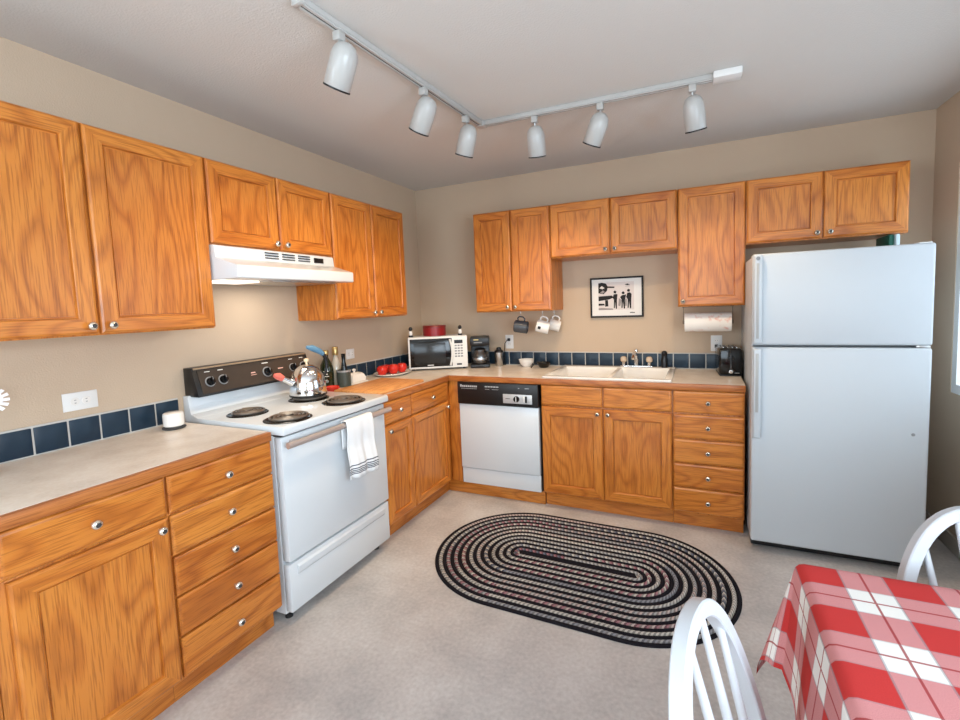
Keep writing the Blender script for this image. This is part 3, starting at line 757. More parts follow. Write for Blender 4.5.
# ---------------------------------------------------------------- paper towels
r = thing('paper_towel_holder', 'paper towel roll hanging under the single-door cabinet', 'paper towels', (2.396, -.19, 1.263))
def towel_paper():
    m, N, Lk, b = nt('patterned_paper')
    tc = N.new('ShaderNodeTexCoord'); v = N.new('ShaderNodeTexNoise'); v.inputs['Scale'].default_value = 22; v.inputs['Detail'].default_value = 3; Lk.new(tc.outputs['Object'], v.inputs['Vector'])
    rr = N.new('ShaderNodeValToRGB'); e = rr.color_ramp.elements; e[0].position = .55; e[0].color = (*lin((238, 232, 224)), 1); e[1].position = .70; e[1].color = (*lin((226, 176, 158)), 1)
    Lk.new(v.outputs[0], rr.inputs[0]); Lk.new(rr.outputs[0], b.inputs['Base Color']); b.inputs['Roughness'].default_value = .9; return m
MX = Matrix.Rotation(PI / 2, 4, 'Y')
obj('paper_roll', MB().lathe([(.02, 0), (.064, 0), (.064, .285), (.02, .285)], c=(-.1425, 0, 0), M=MX, seg=40), towel_paper(), r)
hd = MB().cyl((-.155, 0, 0), (.155, 0, 0), .012)
for s in (-1, 1): hd.box(s * .150 - .002, s * .150 + .002, -.012, .012, -.012, .1085, .001)
hd.box(-.157, .157, -.03, .03, .103, .1085, .001)
obj('bracket', hd, mat('bracket_tan', (128, 112, 96), .5), r)

# ---------------------------------------------------------------- mugs under the cabinet
def mug(label, c, rot, m_out, rad=.040, h=.085):
    r = thing('hanging_mug', label, 'mug', c, 0, 'mugs hanging under the cabinet')
    r.rotation_euler = rot
    # the mug's axis runs along local X; the handle is on top
    obj('cup', MB().lathe([(rad * .88, 0), (rad, .006), (rad, h), (rad - .003, h + .001), (rad - .004, h - .002), (rad - .004, .008), (0, .007)], c=(-h / 2, 0, 0), M=MX, seg=32), m_out, r)
    hp = [(-.022, 0, rad - .002), (-.026, 0, rad + .018), (-.015, 0, rad + .031), (.008, 0, rad + .031), (.022, 0, rad + .018), (.020, 0, rad - .002)]
    pts = []
    hp = [(a * 1.2, b, c) for a, b, c in hp]
    for k in range(len(hp) - 1):
        for j in range(4): pts.append(tuple(Vector(hp[k]).lerp(Vector(hp[k + 1]), j / 4)))
    pts.append(hp[-1])
    obj('handle', MB().tube(pts, .0055, 8, up=(0, 1, 0)), m_out, r)
    return r
mug('charcoal mug hanging by its handle under the two-door cabinet', (1.052, -.19, 1.248), (.15, .14, .15), MUGG, .049, .105)
wm_ = mug('white mug with a dark print hanging beside the charcoal mug', (1.235, -.20, 1.246), (.15, .28, .25), CERAM, .048, .098)
obj('print_mark', MB().box(-.032, -.010, -.0496, -.0470, -.014, .008, .0005), BLACK, wm_)
mug('white mug behind the printed white mug, partly hidden', (1.292, -.075, 1.250), (.1, .3, .30), CERAM, .044, .09)
for lab, x, y, z in (('small metal hook holding the charcoal mug', 1.052, -.19, 1.3715), ('small metal hook holding the printed white mug', 1.235, -.20, 1.3715), ('small metal hook holding the rear white mug', 1.292, -.075, 1.3715)):
    pts = [(x, y, z), (x, y, z - .022)] + [(x, y + .009 * math.sin(a) , z - .0325 + .0105 * math.cos(a)) for a in (0.4, 1.0, 1.6, 2.2, 2.8, 3.4, 4.0, 4.6)]
    tag(obj('cup_hook', MB().tube(pts, .0022, 8, up=(1, 0, 0)), STEEL), lab, 'hook', 'cup hooks')

# ---------------------------------------------------------------- things on the worktops
CT = .9145
r = thing('ceramic_jar', 'small white jar on a dark coaster beside the stove', 'jar', (.120, -2.290, CT))
obj('coaster', MB().lathe([(.042, 0), (.047, .004), (.047, .008), (.042, .010), (0, .010)]), DGREY, r)
obj('jar_body', MB().lathe([(.034, .0105), (.041, .016), (.042, .062), (.040, .072), (.034, .076), (0, .077)]), CERAM, r)
r = thing('flower_vase', 'clear glass vase with flowers at the left edge of the photo', 'vase', (.135, -2.918, CT))
obj('glass', MB().lathe([(.036, 0), (.040, .004), (.040, .12), (.038, .12), (.037, .010), (0, .009)]), GLASS, r)
def flower(label, base, head, mp, n, rl, wid):
    r = thing('cut_flower', label, 'flower', base)
    b = Vector(head) - Vector(base)
    obj('stem', MB().tube([(0, 0, 0), tuple(b * .5 + Vector((0, 0, .02))), tuple(b)], .0025, 8), STEMG, r)
    m = MB(); face_d = Vector((.8, -.35, .5)).normalized(); Q = face_d.to_track_quat('Z', 'Y').to_matrix().to_4x4()
    for lay, (rr, up) in enumerate(((rl, .1), (rl * .75, .35))):
        for k in range(n):
            a = 2 * PI * (k + lay * .5) / n
            M = Matrix.Translation(b) @ Q @ Matrix.Rotation(a, 4, 'Z') @ Matrix.Rotation(-up, 4, 'Y')
            m.box(.004, rr, -wid, wid, -.0008, .0008, .0007, M=M)
    obj('petals', m, mp, r)
    obj('flower_centre', MB().sphere(tuple(b + face_d * .004), .009), GOLD if mp is PETALW else PETALP, r)
flower('white daisy-like flower at the left edge above the tiles', (.135, -2.915, CT + .011), (.16, -2.892, 1.168), PETALW, 16, .052, .0055)
flower('purple flower peeking in at the left edge above the white one', (.128, -2.925, CT + .011), (.105, -2.915, 1.245), PETALP, 10, .034, .007)

# kettle
r = thing('kettle', 'polished steel kettle with a blue-topped handle on the rear burner', 'kettle', (.290, -1.650, .9478))
obj('kettle_body', MB().lathe([(.088, 0), (.097, .006), (.100, .022), (.097, .07), (.087, .118), (.064, .158), (.036, .177), (0, .183)], seg=48), CHROME, r)
obj('base_ring', MB().lathe([(.1005, .0052), (.1025, .010), (.1005, .015)], seg=48, cap0=False, cap1=False), BLACK, r)
obj('lid_knob', MB().lathe([(.006, .1825), (.006, .193), (.014, .201), (.013, .213), (0, .218)]), mat('cream_knob', (226, 206, 176), .35), r)
spd = Vector((-.30, -.95, 0)).normalized()
P = [spd * .070 + Vector((0, 0, .075)), spd * .105 + Vector((0, 0, .098)), spd * .140 + Vector((0, 0, .120))]
so = obj('spout', MB().tube(P, [.024, .018, .014], 16), CHROME, r)
obj('whistle', MB().tube([P[2] + Vector((0, 0, -.001)), P[2] + spd * .022 + Vector((0, 0, .016)), P[2] + spd * .045 + Vector((0, 0, .024))], [.017, .020, .010], 14), PINKW, so)
hd_ = -spd
hp = [hd_ * .090 + Vector((0, 0, .105)), hd_ * .110 + Vector((0, 0, .115)), hd_ * .122 + Vector((0, 0, .16)), hd_ * .120 + Vector((0, 0, .195)), hd_ * .110 + Vector((0, 0, .222)), hd_ * .088 + Vector((0, 0, .242))]
ho = obj('handle', MB().tube(hp, [.008, .008, .009, .010, .011, .011], 12, up=(1, 0, 0)), BLACK, r)
gp = [hd_ * .104 + Vector((0, 0, .231)), hd_ * .075 + Vector((0, 0, .254)), hd_ * .038 + Vector((0, 0, .272)), hd_ * .006 + Vector((0, 0, .280))]
obj('grip', MB().tube(gp, [.013, .018, .018, .009], 14, up=(1, 0, 0)), BLUEGRIP, ho)

# bottles and pots behind the board
r = thing('glass_bottle', 'dark green bottle with pale lettering and a gold cap right of the kettle', 'bottle', (.080, -1.285, CT))
obj('bottle_glass', MB().lathe([(.040, 0), (.043, .004), (.043, .13), (.038, .16), (.022, .19), (.015, .205), (.015, .225), (0, .225)]), GLASSD, r)
obj('cap', MB().lathe([(.017, .2252), (.018, .228), (.018, .252), (.015, .256), (0, .256)]), GOLD, r)
q = MB()
for z, wd in ((.145, .5), (.118, .75), (.100, .55), (.085, .8), (.06, .45), (.05, .6)):
    a0 = -.95 - wd / 2
    pts = [(.0437 * math.cos(a0 + wd * k / 8), .0437 * math.sin(a0 + wd * k / 8), z + .003 * math.sin(k * 2.1)) for k in range(9)]
    if z < .13: q.tube(pts, .0016, 6)
obj('lettering', q, PAPER, r)
r = thing('glass_bottle', 'clear bottle with a gold cap, hidden behind the dark green bottle', 'bottle', (.060, -1.178, CT))
obj('bottle_glass', MB().lathe([(.030, 0), (.032, .004), (.032, .15), (.016, .19), (.013, .21), (0, .21)]), mat('pale_glass', (196, 190, 176), .1, var=.1, coat=.4), r)
obj('cap', MB().lathe([(.019, .2102), (.020, .216), (.020, .262), (.017, .268), (0, .268)]), GOLD, r)
r = thing('utensil_crock', 'grey-green glazed crock beside the dark green bottle', 'crock', (.145, -1.200, CT))
obj('crock_body', MB().lathe([(.040, 0), (.044, .004), (.045, .10), (.046, .112), (.042, .112), (.040, .106), (.038, .008), (0, .007)]), CROCKM, r)
obj('crock_rim', MB().lathe([(.0465, .100), (.0475, .104), (.0475, .112), (.0465, .1135), (.0455, .1135)], cap0=False, cap1=False), GREY, r)
m = MB().lathe([(.024, 0), (.026, .004), (.026, .09), (.017, .14), (.012, .165), (.013, .20), (.014, .215), (0, .217)], c=(.145, -1.195, CT + .0078))
tag(obj('slim_bottle', m, BLACKG), 'slim black bottle standing in the grey-green crock', 'bottle')
r = thing('butter_dish', 'white butter dish with a knobbed lid beside the cutting board', 'butter dish', (.115, -1.065, CT))
obj('dish', MB().box(-.055, .055, -.085, .085, 0, .012, .004), CERAM, r)
obj('lid', MB().loops([[(-.045 + i, -.068 + i, z), (.045 - i, -.068 + i, z), (.045 - i, .068 - i, z), (-.045 + i, .068 - i, z)] for i, z in ((0, .0125), (0, .035), (.008, .058), (.020, .070), (.034, .075))]).lathe([(.007, .075), (.006, .082), (.013, .089), (.013, .098), (0, .104)]), CERAM, r)
m = MB().lathe([(.028, 0), (.032, .003), (.040, .022), (.043, .032), (.040, .032), (.036, .02), (.026, .006), (0, .005)], c=(.195, -1.362, CT)).box(.235, .250, -1.372, -1.352, CT + .022, CT + .028, .002)
tag(obj('pinch_bowl', m, REDC), 'small red bowl beside the rear right burner', 'bowl')
m = MB().box(.250, .606, -1.412, -.930, CT, CT + .020, .006)
cb = tag(obj('cutting_board', m, BOARD), 'wooden cutting board lying on the worktop right of the stove', 'cutting board')
# fruit tray
tx, ty = .150, -.672
pr_ = [(.10, 0), (.13, .002), (.150, .010), (.165, .017), (.163, .020), (.148, .013), (.128, .006), (0, .005)]
m = MB().lathe(pr_, c=(0, 0, 0), seg=48)
bmesh.ops.scale(m.bm, vec=(.80, 1.0, 1.0), verts=m.bm.verts)
o = obj('fruit_plate', m, CERAM); o.location = (tx, ty, CT); tag(o, 'white oval plate holding red apples left of the microwave', 'plate')
def apple(label, x, y, s):
    r = thing('apple', label, 'apple', (x, y, CT + .0062), 0, 'red apples on the plate')
    R = .040 * s
    obj('flesh', MB().lathe([(0, .004 * s), (.012 * s, .001), (.024 * s, .004), (.036 * s, .022 * s), (.041 * s, .042 * s), (.038 * s, .060 * s), (.026 * s, .073 * s), (.012 * s, .074 * s), (0, .067 * s)], seg=28), RED, r)
    obj('stem', MB().tube([(0, 0, .066 * s), (.002, 0, .078 * s), (.005, .001, .086 * s)], .0015, 6), mat('apple_stem', (80, 56, 36), .8), r)
apple('red apple nearest the cutting board on the white plate', .120, -.760, .98)
apple('red apple in the middle of the plate', .165, -.678, 1.02)
apple('red apple nearest the microwave on the white plate', .180, -.588, .98)
apple('red apple at the back of the plate behind the middle one', .082, -.660, .9)

# microwave
r = thing('microwave', 'white microwave oven with a black door across the room corner', 'microwave', (.190, -.502, CT), math.radians(31))
mw, mh, mdp = .478, .274, .275
obj('case', MB().box(0, mw, .012, mdp, .012, mh, .006), WHITE, r)
for a in (.03, mw - .03):
    for b in (.04, mdp - .03): obj('foot', MB().cyl((a, b, .0003), (a, b, .0118), .012, seg=12), BLACK, r)
ff = obj('front_panel', MB().box(0, mw, -.012, .0115, .014, mh, .006), WPLAST, r)
dr = obj('door', MB().box(.014, .352, -.0155, -.0122, .030, mh - .016, .0015), BLACKG, r)
obj('window_mesh', MB().box(.045, .300, -.0168, -.0157, .058, mh - .052, .0004), mat('door_mesh', (34, 36, 38), .18), dr)
obj('brand_plate', MB().box(.150, .200, -.0166, -.0157, .040, .046), WPLAST, dr)
pts = [(.336 + .016 * math.sin(PI * k / 10), -.018 - .014 * math.sin(PI * k / 10), .036 + (mh - .060) * k / 10) for k in range(11)]
obj('handle', MB().tube(pts, .0085, 10), WPLAST, dr)
obj('display', MB().box(.372, .440, -.0146, -.0123, mh - .062, mh - .034, .0005), BLACK, ff)
for i in range(5):
    for j in range(3): obj('button', MB().box(.374 + j * .024, .392 + j * .024, -.0142, -.0123, mh - .086 - i * .022, mh - .074 - i * .022, .0004), GREY, ff)
obj('open_button', MB().box(.388, .428, -.0146, -.0123, .034, .048, .001), DGREY, ff)
def on_mw(x, y):
    c, s = math.cos(math.radians(31)), math.sin(math.radians(31)); return (.190 + c * x - s * y, -.502 + s * x + c * y, CT + mh + .0004)
r = thing('cake_tin', 'round red tin standing on top of the microwave', 'tin', on_mw(.215, .13))
obj('tin_body', MB().lathe([(.093, 0), (.095, .002), (.095, .066), (0, .066)], seg=40), REDTIN, r)
obj('lid', MB().lathe([(.0975, .0662), (.0975, .084), (.095, .087), (0, .087)], seg=40), mat('tin_lid', (122, 34, 32), .3, var=.2), r)
for lab, px_ in (('black and white shaker at the left end of the microwave top', .022), ('black and white shaker at the right end of the microwave top', .425)):
    r = thing('pepper_shaker', lab, 'shaker', on_mw(px_, .05), 0, 'shakers on the microwave')
    obj('shaker_base', MB().lathe([(.018, 0), (.019, .003), (.017, .014), (0, .014)]), BLACK, r)
    obj('shaker_body', MB().lathe([(.012, .0142), (.016, .028), (.011, .050), (0, .050)]), CERAM, r)
    obj('shaker_cap', MB().lathe([(.008, .0502), (.016, .060), (.016, .070), (.008, .082), (0, .083)]), BLACK, r)

# coffee maker
r = thing('coffee_maker', 'black drip coffee maker right of the microwave', 'coffee maker', (.622, -.060, CT), math.radians(25))
obj('base', MB().box(-.080, .080, -.185, .025, 0, .030, .008), BLACK, r)
obj('tower', MB().box(-.078, .078, -.045, .025, .0302, .180, .006), BLACK, r)
obj('brew_head', MB().box(-.080, .080, -.165, .025, .1805, .255, .010).box(-.05, .02, -.1662, -.1645, .205, .212, 0, 1).box(-.05, -.01, -.1662, -.1645, .228, .236, 0, 2), [BLACK, GREY, GOLD], r)
ca = obj('carafe', MB().lathe([(.045, .0305), (.056, .036), (.062, .07), (.056, .115), (.045, .135), (.045, .142), (0, .142)], c=(0, -.112, 0)), mat('carafe_glass', (60, 54, 50), .05, var=.1, coat=.6, spec=.9), r)
obj('carafe_band', MB().lathe([(.0635, .062), (.0640, .066), (.0640, .078), (.0635, .082)], c=(0, -.112, 0), cap0=False, cap1=False), STEEL, ca)
obj('carafe_handle', MB().tube([(.040, -.150, .130), (.062, -.172, .128), (.070, -.182, .10), (.060, -.172, .06), (.048, -.158, .055)], .008, 10), BLACK, ca)
obj('carafe_lid', MB().lathe([(.047, .1422), (.048, .150), (.03, .160), (0, .162)], c=(0, -.112, 0)), BLACK, ca)
r = thing('travel_mug', 'steel travel mug with a black lid beside the coffee maker', 'travel mug', (.806, -.085, CT))
obj('steel_body', MB().lathe([(.030, 0), (.032, .003), (.037, .115), (0, .115)]), STEEL, r)
obj('lid', MB().lathe([(.038, .1152), (.038, .128), (.030, .134), (.022, .140), (.020, .154), (.008, .160), (0, .160)]), BLACK, r)
pts = [(.8735, -.022, 1.131), (.868, -.045, 1.130), (.852, -.058, 1.10), (.845, -.055, 1.04), (.842, -.05, .97), (.842, -.035, .93), (.840, -.026, .9185), (.82, -.022, .9185), (.79, -.021, .9185)]
tag(obj('power_cord', MB().tube(pts, .0032, 8).box(.862, .885, -.026, -.0100, 1.119, 1.143, .003), BLACK), 'black plug and cord in the socket beside the coffee maker', 'cord')
m = MB().lathe([(.030, 0), (.034, .004), (.053, .028), (.063, .056), (.0635, .061), (.059, .060), (.049, .031), (.031, .009), (0, .008)], c=(1.048, -.080, CT))
tag(obj('white_bowl', m, CERAM), 'small white bowl on the worktop under the mugs', 'bowl')
r = thing('spoon_rest', 'dark dish with a spoon beside the white bowl', 'dish', (1.205, -.105, CT))
obj('saucer', MB().lathe([(.030, 0), (.036, .003), (.052, .030), (.054, .042), (.051, .042), (.036, .010), (0, .008)]), BLACKG, r)
obj('spoon', MB().tube([(.02, .0, .030), (-.040, -.035, .050), (-.065, -.055, .030), (-.085, -.070, .0055)], [.007, .004, .004, .005], 8), BLACK, r)

# toaster
r = thing('toaster', 'black two-slice toaster at the right end of the worktop', 'toaster', (2.522, -.175, CT), math.radians(4))
hw, hl = .068, .125
tb = MB().box(-hw, hw, -hl, hl, .010, .180, .016, seg=3)
obj('shell', tb, BLACKG, r)
obj('base', MB().box(-hw + .004, hw - .004, -hl + .004, hl - .004, .0003, .0098, .003), BLACK, r)
q = MB()
for s in (-.026, .026): q.box(s - .010, s + .010, -.085, .085, .1802, .1818, .0004).box(s - .016, s - .0105, -.09, .09, .1802, .1865, .001, 1).box(s + .0105, s + .016, -.09, .09, .1802, .1865, .001, 1)
obj('bread_slots', q, [BLACK, CHROME], r)
obj('lever', MB().box(-.005, .005, -hl - .0015, -hl - .0003, .05, .140, 0, 1).box(-.016, .016, -hl - .020, -hl - .0018, .112, .126, .003), [BLACK, DGREY], r)
obj('dial', MB().lathe([(.013, 0), (.012, .008), (0, .009)], c=(0, -hl - .0004, .032), M=MY), CHROME, r)
obj('marking', MB().box(.022, .050, -hl - .0012, -hl - .0003, .020, .024), GREY, r)

# ---------------------------------------------------------------- rug
def rug_mat():
    m, N, Lk, b = nt('braided_rug')
    u = N.new('ShaderNodeUVMap'); sp = N.new('ShaderNodeSeparateXYZ'); Lk.new(u.outputs[0], sp.inputs[0])
    U, V = sp.outputs[0], sp.outputs[1]
    ring = math_node(N, Lk, 'FLOOR', V); fr = math_node(N, Lk, 'FRACT', V)
    odd = math_node(N, Lk, 'MODULO', ring, 2.0)
    # chevron strands of the braid
    k = math_node(N, Lk, 'ADD', math_node(N, Lk, 'MULTIPLY', U, 95.0), math_node(N, Lk, 'ABSOLUTE', math_node(N, Lk, 'SUBTRACT', math_node(N, Lk, 'MULTIPLY', fr, 2.0), 1.0)))
    st = math_node(N, Lk, 'FLOOR', math_node(N, Lk, 'ADD', k, math_node(N, Lk, 'MULTIPLY', math_node(N, Lk, 'GREATER_THAN', fr, .5), .5)))
    cv = N.new('ShaderNodeCombineXYZ'); Lk.new(math_node(N, Lk, 'FLOOR', math_node(N, Lk, 'DIVIDE', math_node(N, Lk, 'MODULO', st, 4.0), 2.0)), cv.inputs[0]); Lk.new(ring, cv.inputs[1])
    Lk.new(math_node(N, Lk, 'FLOOR', math_node(N, Lk, 'MULTIPLY', U, 0.9)), cv.inputs[2])
    wn = N.new('ShaderNodeTexWhiteNoise'); Lk.new(cv.outputs[0], wn.inputs['Vector'])
    r = N.new('ShaderNodeValToRGB'); r.color_ramp.interpolation = 'CONSTANT'; e = r.color_ramp.elements
    cols = [(0, (212, 206, 198)), (.30, (178, 176, 176)), (.50, (170, 122, 130)), (.60, (150, 150, 156)), (.70, (206, 186, 180)), (.84, (112, 116, 130)), (.90, (190, 186, 182))]
    e[0].color = (*lin(cols[0][1]), 1); e[1].position = cols[1][0]; e[1].color = (*lin(cols[1][1]), 1)
    for p, c in cols[2:]: x = e.new(p); x.color = (*lin(c), 1)
    Lk.new(wn.outputs[0], r.inputs[0])
    mx = N.new('ShaderNodeMix'); mx.data_type = 'RGBA'
    mx.inputs[6].default_value = (*lin((30, 28, 33)), 1)
    Lk.new(math_node(N, Lk, 'MULTIPLY', math_node(N, Lk, 'MULTIPLY', odd, .86), math_node(N, Lk, 'SUBTRACT', 1.0, math_node(N, Lk, 'MULTIPLY', math_node(N, Lk, 'LESS_THAN', math_node(N, Lk, 'MODULO', st, 2.0), .5), .55))), mx.inputs[0]); Lk.new(r.outputs[0], mx.inputs[7]); Lk.new(mx.outputs[2], b.inputs['Base Color'])
    b.inputs['Roughness'].default_value = .95; b.inputs['Specular IOR Level'].default_value = .1
    bp = N.new('ShaderNodeBump'); bp.inputs['Strength'].default_value = .5; bp.inputs['Distance'].default_value = .004
    Lk.new(math_node(N, Lk, 'FRACT', k), bp.inputs['Height']); Lk.new(bp.outputs[0], b.inputs['Normal'])
    return m
def rug():
    m = MB(); bm = m.bm; uv = bm.loops.layers.uv.new('uv')
    n = 23; Rr = .493; ww = Rr / n
    A = Vector((1.405, -1.230, 0)); B = Vector((2.035, -1.243, 0)); ax = (B - A).normalized(); nn = Vector((-ax.y, ax.x, 0)); Ln = (B - A).length
    def pt(s, rad):          # s in 0..1 around the stadium
        per = 2 * Ln + 2 * PI * rad; d = s * per
        if d < Ln: return A + ax * d - nn * rad
        d -= Ln
        if d < PI * rad: a = d / rad if rad > 1e-6 else 0; return B + ax * math.sin(a) * rad - nn * math.cos(a) * rad
        d -= PI * rad
        if d < Ln: return B - ax * d + nn * rad
        d -= Ln; a = d / rad if rad > 1e-6 else 0
        return A - ax * math.sin(a) * rad + nn * math.cos(a) * rad
    prof = [(0.0, .001), (.12, .007), (.35, .0115), (.65, .0115), (.88, .007), (1.0, .001)]
    for k in range(n):
        r0 = k * ww; seg = 56 + 5 * k; per = 2 * Ln + 2 * PI * (r0 + ww / 2); rows = []
        for f, z in prof:
            # every row samples the same fractions of the outer path so the braid does not twist
            row = []
            for j in range(seg + 1):
                s = j / seg; rad = r0 + f * ww; mid = r0 + ww / 2
                # position on the mid path, then offset outwards
                d = s * per; 
                if d < Ln: base, out = A + ax * d, -nn
                elif d < Ln + PI * mid: a = (d - Ln) / mid; base, out = B, ax * math.sin(a) - nn * math.cos(a)
                elif d < 2 * Ln + PI * mid: base, out = B - ax * (d - Ln - PI * mid), nn
                else: a = (d - 2 * Ln - PI * mid) / mid; base, out = A, -ax * math.sin(a) + nn * math.cos(a)
                p = base + out * rad
                row.append(bm.verts.new((p.x, p.y, z + .0003)))
            rows.append(row)
        for i in range(len(prof) - 1):
            for j in range(seg):
                f = bm.faces.new((rows[i][j], rows[i][j + 1], rows[i + 1][j + 1], rows[i + 1][j])); f.smooth = True
                kk = n - 1 - k + 0
                for l, (a, b) in zip(f.loops, ((i, j), (i, j + 1), (i + 1, j + 1), (i + 1, j))): l[uv].uv = (b / seg * per, kk + .02 + .96 * prof[a][0])
    return m
tag(obj('braided_rug', rug(), rug_mat(), None, 0), 'oval braided rug in black and cream rings on the floor', 'rug')

# ---------------------------------------------------------------- table and cloth
TX0, TX1, TY0, TY1, TZ = 2.580, 3.42, -3.50, -2.300, .768
r = thing('dining_table', 'dining table hidden under the red checked tablecloth', 'table', ((TX0 + TX1) / 2, (TY0 + TY1) / 2, 0))
hx, hy = (TX1 - TX0) / 2, (TY1 - TY0) / 2
WOODT = oak('table_wood', 'y', (176, 128, 84), (158, 110, 68), (120, 78, 44), .4)
obj('table_top', MB().box(-hx + .004, hx - .004, -hy + .004, hy - .004, TZ - .030, TZ - .0025, .006), WOODT, r)
obj('apron', MB().box(-hx + .06, hx - .06, -hy + .06, hy - .06, TZ - .11, TZ - .0305), WOODT, r)
for sx in (-1, 1):
    for sy in (-1, 1):
        obj('leg', MB().lathe([(.020, 0), (.024, .02), (.020, .05), (.030, .35), (.034, .56), (.034, TZ - .1105)], c=(sx * (hx - .085), sy * (hy - .085), .0005)), WOODT, r)
def cloth():
    m = MB(); bm = m.bm; uv = bm.loops.layers.uv.new('uv'); H = .300; st = .0125; r0 = .020
    nx = int(round((TX1 - TX0 + 2 * H) / st)); ny = int(round((TY1 - TY0 + 2 * H) / st)); G_ = []
    def drop(d):
        if d < r0 * PI / 2: a = d / r0; return r0 * math.sin(a), r0 * (1 - math.cos(a))
        return r0, r0 + d - r0 * PI / 2
    for i in range(nx + 1):
        row = []; u = TX0 - H + (TX1 - TX0 + 2 * H) * i / nx
        for j in range(ny + 1):
            v = TY0 - H + (TY1 - TY0 + 2 * H) * j / ny
            cx = min(max(u, TX0), TX1); cy = min(max(v, TY0), TY1); du, dv = u - cx, v - cy
            d = math.hypot(du, dv)
            if d < 1e-9: p = Vector((u, v, TZ))
            else:
                o, dn = drop(d); dx, dy = du / d, dv / d
                fl = abs(2 * dx * dy)
                ec = min(abs(cx - TX0), abs(cx - TX1)) + min(abs(cy - TY0), abs(cy - TY1))
                if du != 0 and dv != 0:
                    out = .18 * max(0, d - .02) * (.40 + .60 * fl ** 1.2) + o; dn2 = dn * (1 - .06 * fl)
                else:
                    out = o; dn2 = dn
                # folds travelling along the sides, fading in below the edge
                s = (cy if abs(dx) > abs(dy) else cx)
                out += .10 * max(0, dn - .03) * (.5 + .5 * math.sin(s * 17.0 + 1.0)) * (1 - fl) * (1 - math.exp(-ec / .12)) + .02 * max(0, dn - .02) + .072 * max(0, d - .02) * math.exp(-ec / .15)
                p = Vector((cx + dx * out, cy + dy * out, TZ - dn2))
            row.append((bm.verts.new(p), u, v))
        G_.append(row)
    for i in range(nx):
        for j in range(ny):
            q = (G_[i][j], G_[i + 1][j], G_[i + 1][j + 1], G_[i][j + 1])
            f = bm.faces.new([a[0] for a in q]); f.smooth = True
            for l, a in zip(f.loops, q): l[uv].uv = (a[1], a[2])
    return m
def cloth_mat():
    m, N, Lk, b = nt('checked_cloth')
    u = N.new('ShaderNodeUVMap'); sp = N.new('ShaderNodeSeparateXYZ'); Lk.new(u.outputs[0], sp.inputs[0])
    def band(x, c, per):
        f = math_node(N, Lk, 'FRACT', math_node(N, Lk, 'ADD', math_node(N, Lk, 'DIVIDE', math_node(N, Lk, 'SUBTRACT', x, c - per / 2), per), 40.0))
        d = math_node(N, Lk, 'ABSOLUTE', math_node(N, Lk, 'SUBTRACT', f, .5))
        return math_node(N, Lk, 'LESS_THAN', d, .25), math_node(N, Lk, 'LESS_THAN', d, .014), math_node(N, Lk, 'LESS_THAN', math_node(N, Lk, 'ABSOLUTE', math_node(N, Lk, 'SUBTRACT', d, .245)), .012)
    bu, lu, eu = band(sp.outputs[0], 2.688, .175); bv, lv, ev = band(sp.outputs[1], -2.415, .168)
    tot = math_node(N, Lk, 'MULTIPLY', math_node(N, Lk, 'ADD', bu, bv), .5)
    r = N.new('ShaderNodeValToRGB'); r.color_ramp.interpolation = 'CONSTANT'; e = r.color_ramp.elements
    e[0].color = (*lin((184, 52, 50)), 1); e[1].position = .4; e[1].color = (*lin((194, 130, 130)), 1); x = e.new(.9); x.color = (*lin((222, 219, 214)), 1)
    Lk.new(tot, r.inputs[0])
    ln = math_node(N, Lk, 'MAXIMUM', lu, lv)
    mx = N.new('ShaderNodeMix'); mx.data_type = 'RGBA'; Lk.new(math_node(N, Lk, 'MULTIPLY', ln, .85), mx.inputs[0]); Lk.new(r.outputs[0], mx.inputs[6]); mx.inputs[7].default_value = (*lin((150, 44, 46)), 1)
    m3 = N.new('ShaderNodeMix'); m3.data_type = 'RGBA'; Lk.new(math_node(N, Lk, 'MULTIPLY', math_node(N, Lk, 'MAXIMUM', eu, math_node(N, Lk, 'MULTIPLY', ev, .5)), .5), m3.inputs[0]); Lk.new(mx.outputs[2], m3.inputs[6]); m3.inputs[7].default_value = (*lin((120, 110, 116)), 1)
    nz = N.new('ShaderNodeTexNoise'); nz.inputs['Scale'].default_value = 700; nz.inputs['Detail'].default_value = 1; Lk.new(u.outputs[0], nz.inputs['Vector'])
    m2 = N.new('ShaderNodeMix'); m2.data_type = 'RGBA'; m2.blend_type = 'OVERLAY'; m2.inputs[0].default_value = .30; Lk.new(m3.outputs[2], m2.inputs[6]); Lk.new(nz.outputs[0], m2.inputs[7])
    Lk.new(m2.outputs[2], b.inputs['Base Color']); b.inputs['Roughness'].default_value = .85; b.inputs['Specular IOR Level'].default_value = .2
    return m
tag(obj('tablecloth', cloth(), cloth_mat(), None, 0), 'red and white checked tablecloth draped over the table', 'tablecloth')

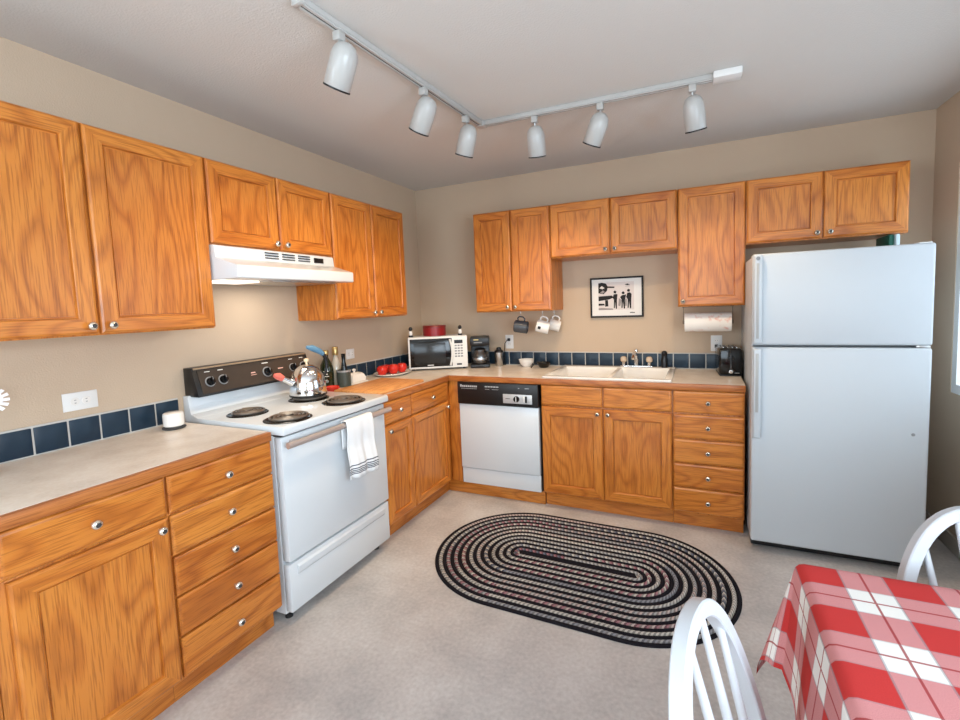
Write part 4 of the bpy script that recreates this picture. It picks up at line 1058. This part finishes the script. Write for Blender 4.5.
# ---------------------------------------------------------------- chairs
def chair(label, loc, th, h, wid, rake):
    """root at the foot of the back, local +X is the way the chair faces"""
    r = thing('spindle_chair', label, 'chair', (loc[0], loc[1], 0), th, 'white spindle-back chairs')
    sh = .45; n = 2.2; HB = h - sh - .012
    def bow(t):
        lat = math.copysign(abs(math.cos(t)) ** (2 / n), math.cos(t)) * (wid / 2 - .014); hh = abs(math.sin(t)) ** (2 / n) * HB
        return Vector((-rake * hh / HB, -lat, sh + hh))
    # saddle seat
    pts = []
    for k in range(40):
        a = 2 * PI * k / 40; ca, sa = math.cos(a), math.sin(a)
        x = .19 + .215 * math.copysign(abs(ca) ** .75, ca); y = (.215 - .02 * (ca < 0)) * math.copysign(abs(sa) ** .75, sa)
        pts.append((x, y))
    obj('seat', MB().prism(pts, 'z', sh - .036, sh, bev=.008), CHAIRW, r)
    sec = [(-.0145, -.0115), (-.0120, -.0145), (.0120, -.0145), (.0145, -.0115), (.0145, .0115), (.0120, .0145), (-.0120, .0145), (-.0145, .0115)]
    T_ = [PI * (k + .0) / 48 for k in range(49)]
    bp = [bow(t) for t in T_]
    bp[0].z = bp[-1].z = sh + .0003
    m = MB(); m.tube(bp, 1.0, sec=sec, up=(1, 0, 0))
    obj('back_bow', m, CHAIRW, r, 32)
    for k in range(4):
        lt = (k - 1.5) * .078 * wid / .42; lb = (k - 1.5) * .060 * wid / .42
        # height of the bow above lateral lt
        q = abs(lt) / (wid / 2 - .014); hh = HB * (1 - q ** n) ** (1 / n) - .010
        a = Vector((.012, lb, sh + .0003)); b = Vector((-rake * hh / HB, lt, sh + hh))
        P_ = [a.lerp(b, j / 8) for j in range(9)]
        obj('spindle', MB().tube(P_, [.0085, .0090, .0095, .0095, .0090, .0085, .008, .0075, .0070], 12, up=(1, 0, 0)), CHAIRW, r)
    lg = {}
    for sx, fx, tx_ in ((0, -.03, .06), (1, .41, .33)):
        for sy in (-1, 1):
            top = Vector((tx_, sy * .14, sh - .0365)); ft = Vector((fx, sy * .205, .0005))
            lg[sx, sy] = (top, ft)
            obj('leg', MB().tube([top.lerp(ft, j / 10) for j in range(11)], [.014, .017, .019, .017, .0175, .018, .018, .017, .016, .0145, .013], 12, up=(1, 0, 0)), CHAIRW, r)
    st = MB()
    for sy in (-1, 1):
        a = lg[0, sy][0].lerp(lg[0, sy][1], .58); b = lg[1, sy][0].lerp(lg[1, sy][1], .58); st.tube([a, a.lerp(b, .5), b], [.008, .012, .008], 10)
    a = (lg[0, -1][0].lerp(lg[0, -1][1], .58) + lg[1, -1][0].lerp(lg[1, -1][1], .58)) / 2; b = Vector((a.x, -a.y, a.z)); st.tube([a, a.lerp(b, .5), b], [.008, .012, .008], 10)
    obj('stretcher', st, CHAIRW, r)
    return r
chair('white spindle-back chair in the foreground between rug and table', (2.428, -2.774), -.244, .882, .445, .101)
chair('white spindle-back chair on the far side of the table, in front of the refrigerator', (3.0, -2.188), -1.346, .882, .435, .102)
